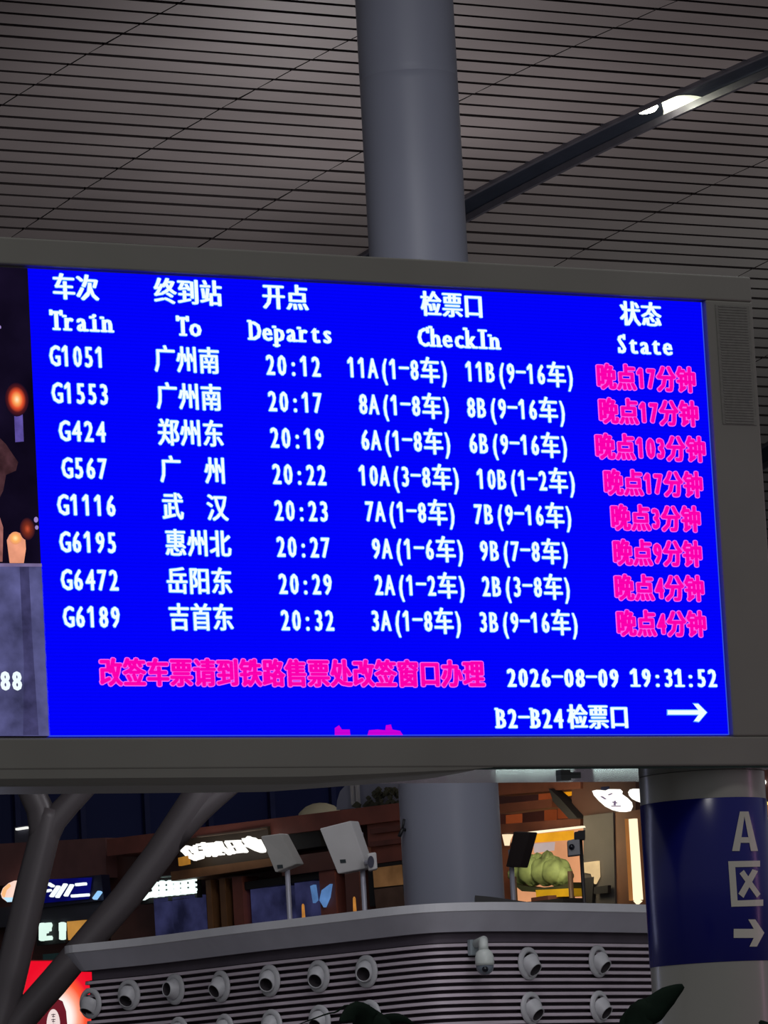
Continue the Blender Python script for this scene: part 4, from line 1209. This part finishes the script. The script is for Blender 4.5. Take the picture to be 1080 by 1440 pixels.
# bits seen right of the banded column
p = at(1074, 1100, 62)
tag(MB().lathe([(0.0, -0.035), (0.025, -0.025), (0.035, 0), (0.025, 0.025), (0, 0.035)], 14, Matrix.Translation(p)).obj('spot_lamp', M_bright, origin=p), 'tiny round white lamp right of the banded column', 'lamp')
for ya_, yb_, lb in ((1128, 1132, 'upper warm tube lamp at the right edge'), (1150, 1157, 'lower warm tube lamp at the right edge')):
    tag(fq(MB(), [(1073, ya_), (1110, ya_ - 3), (1110, yb_ - 3), (1073, yb_)], 0.2, 0.06).obj('tube_lamp', mat('gold_tube', (255, 214, 120), emit=1.1, var=0.05), origin=fac(1085, ya_, 0.2)), lb, 'lamp', 'warm tube lamps at the right edge')
tag(fq(MB(), [(1072, 1132), (1112, 1129), (1113, 1178), (1073, 1180)], 0.05, 0.05).obj('lit_panel', mat('amber_panel', (190, 120, 70), emit=0.7, var=0.2), origin=fac(1085, 1160, 0.05)), 'amber lit panel behind the warm tube lamps at the right edge', 'panel')
tag(fq(MB(), [(1075, 1180), (1113, 1178), (1114, 1250), (1077, 1252)], 0.05, 0.05).obj('lit_panel', mat('mauve_panel', (150, 140, 170), emit=0.5, var=0.2), origin=fac(1085, 1220, 0.05)), 'mauve lit panel low at the right edge beside the banded column', 'panel')

# ================================================================ FOREGROUND PLANTS
M_leaf = mat('dark_leaf', (26, 42, 32), 0.75, var=0.3, scale=8, spec=0.15)
M_stem = mat('dark_stem', (34, 40, 30), 0.6)
M_pot = mat('stone_pot', (96, 92, 88), 0.6)


def leaf_mesh(mb, spine, wid, lift=0.12):
    """spine: world points from base to tip; a folded blade of given half-widths"""
    n = len(spine); L = []
    for i, p_ in enumerate(spine):
        t = (spine[min(i + 1, n - 1)] - spine[max(i - 1, 0)]).normalized()
        view = (EYE - p_).normalized()
        s = t.cross(view).normalized()
        L.append([p_ - s * wid[i] + view * (-lift * wid[i]), p_ - s * wid[i] * 0.5, p_ + view * (lift * wid[i]), p_ + s * wid[i] * 0.5, p_ + s * wid[i] - view * (lift * wid[i])])
    vs = [q for r_ in L for q in r_]
    mb.add(vs, [(i * 5 + j, i * 5 + j + 1, (i + 1) * 5 + j + 1, (i + 1) * 5 + j) for i in range(n - 1) for j in range(4)], 0, True)


def plant(dp, pot_px, label, leaves):
    g = at(pot_px, 1460, dp)
    t = thing('broadleaf_plant', label, 'plant', (g.x, g.y, 0), 'tall potted plants in the foreground')
    Mg = Matrix.Translation((g.x, g.y, 0))
    MB().lathe([(0.0, 0.0), (0.22, 0.0), (0.28, 0.5), (0.31, 0.52), (0.31, 0.56), (0.26, 0.56), (0.25, 0.5), (0.0, 0.5)], 32, Mg).obj('pot', M_pot, t)
    top = Vector((g.x, g.y, g.z - 0.5))
    MB().tube([Vector((g.x, g.y, 0.49)), Vector((g.x, g.y, 1.2)), top], [0.035, 0.03, 0.022], 12).obj('stem', M_stem, t)
    for sp_, wd_ in leaves:
        S = [top] + [at(x, y, dp + o) for x, y, o in sp_]
        S = catmull(S, 6)
        nW = len(S); wds = []
        for i in range(nW):
            u = i / (nW - 1) * (len(wd_) - 1); k_ = min(int(u), len(wd_) - 2)
            wds.append((wd_[k_] + (wd_[k_ + 1] - wd_[k_]) * (u - k_)) * dp / F)
        lm = MB(); leaf_mesh(lm, S, wds); o = lm.obj('leaf', M_leaf, t)
        so = o.modifiers.new('thickness', 'SOLIDIFY'); so.thickness = 0.003
    return t


plant(22.0, 530, 'dark broad leaves rising at the bottom edge in front of the louvred wall', [
    ([(545, 1462, 0), (520, 1440, 0), (500, 1424, -.05), (478, 1436, -.1)], [2, 8, 22, 16, 2]),
    ([(538, 1450, 0), (520, 1430, 0.05), (507, 1419, 0.05), (492, 1417, 0)], [2, 8, 9, 7, 1]),
    ([(545, 1465, 0), (535, 1440, .1), (560, 1432, .1), (582, 1440, .1)], [2, 10, 10, 7, 1]),
    ([(500, 1430, 0), (470, 1424, 0), (440, 1433, 0), (412, 1444, 0)], [1.5, 1.4, 1.2, 1.0, 0.6]),
    ([(560, 1500, .3), (600, 1480, .4), (650, 1500, .5)], [2, 12, 14, 1]),
])
plant(24.0, 900, 'dark pointed leaf curling up in front of the banded column foot', [
    ([(897, 1445, 0), (918, 1420, 0), (940, 1400, 0), (961, 1386, 0)], [6, 20, 19, 14, 3]),
    ([(890, 1460, 0), (885, 1438, 0.05), (898, 1418, 0.05), (920, 1403, 0.05)], [4, 13, 14, 9, 2]),
    ([(880, 1470, .1), (862, 1455, .1), (850, 1450, .1)], [2, 9, 10, 2]),
])
plant(24.0, 1090, 'dark leaf tip at the bottom right corner', [
    ([(1088, 1465, 0), (1080, 1448, 0), (1068, 1436, 0)], [3, 14, 10, 2]),
])
p = at(914, 1425, 27.5)
sl = thing('small_lamp', 'small white lamp glowing behind the leaf at the column foot', 'lamp', (p.x, p.y, 0))
MB().lathe([(0.0, -0.02), (0.034, -0.02), (0.036, -0.006), (0.026, 0.012), (0.0, 0.02)], 20, Matrix.Translation(p)).obj('lamp_head', mat('lamp_pearl', (235, 240, 225), emit=0.9, var=0.1), sl)
MB().tube([(p.x, p.y, 0), (p.x, p.y, p.z - 0.02)], 0.012, 10).obj('post', M_black, sl)

for o in bpy.data.objects:
    if '_base' in o: del o['_base']
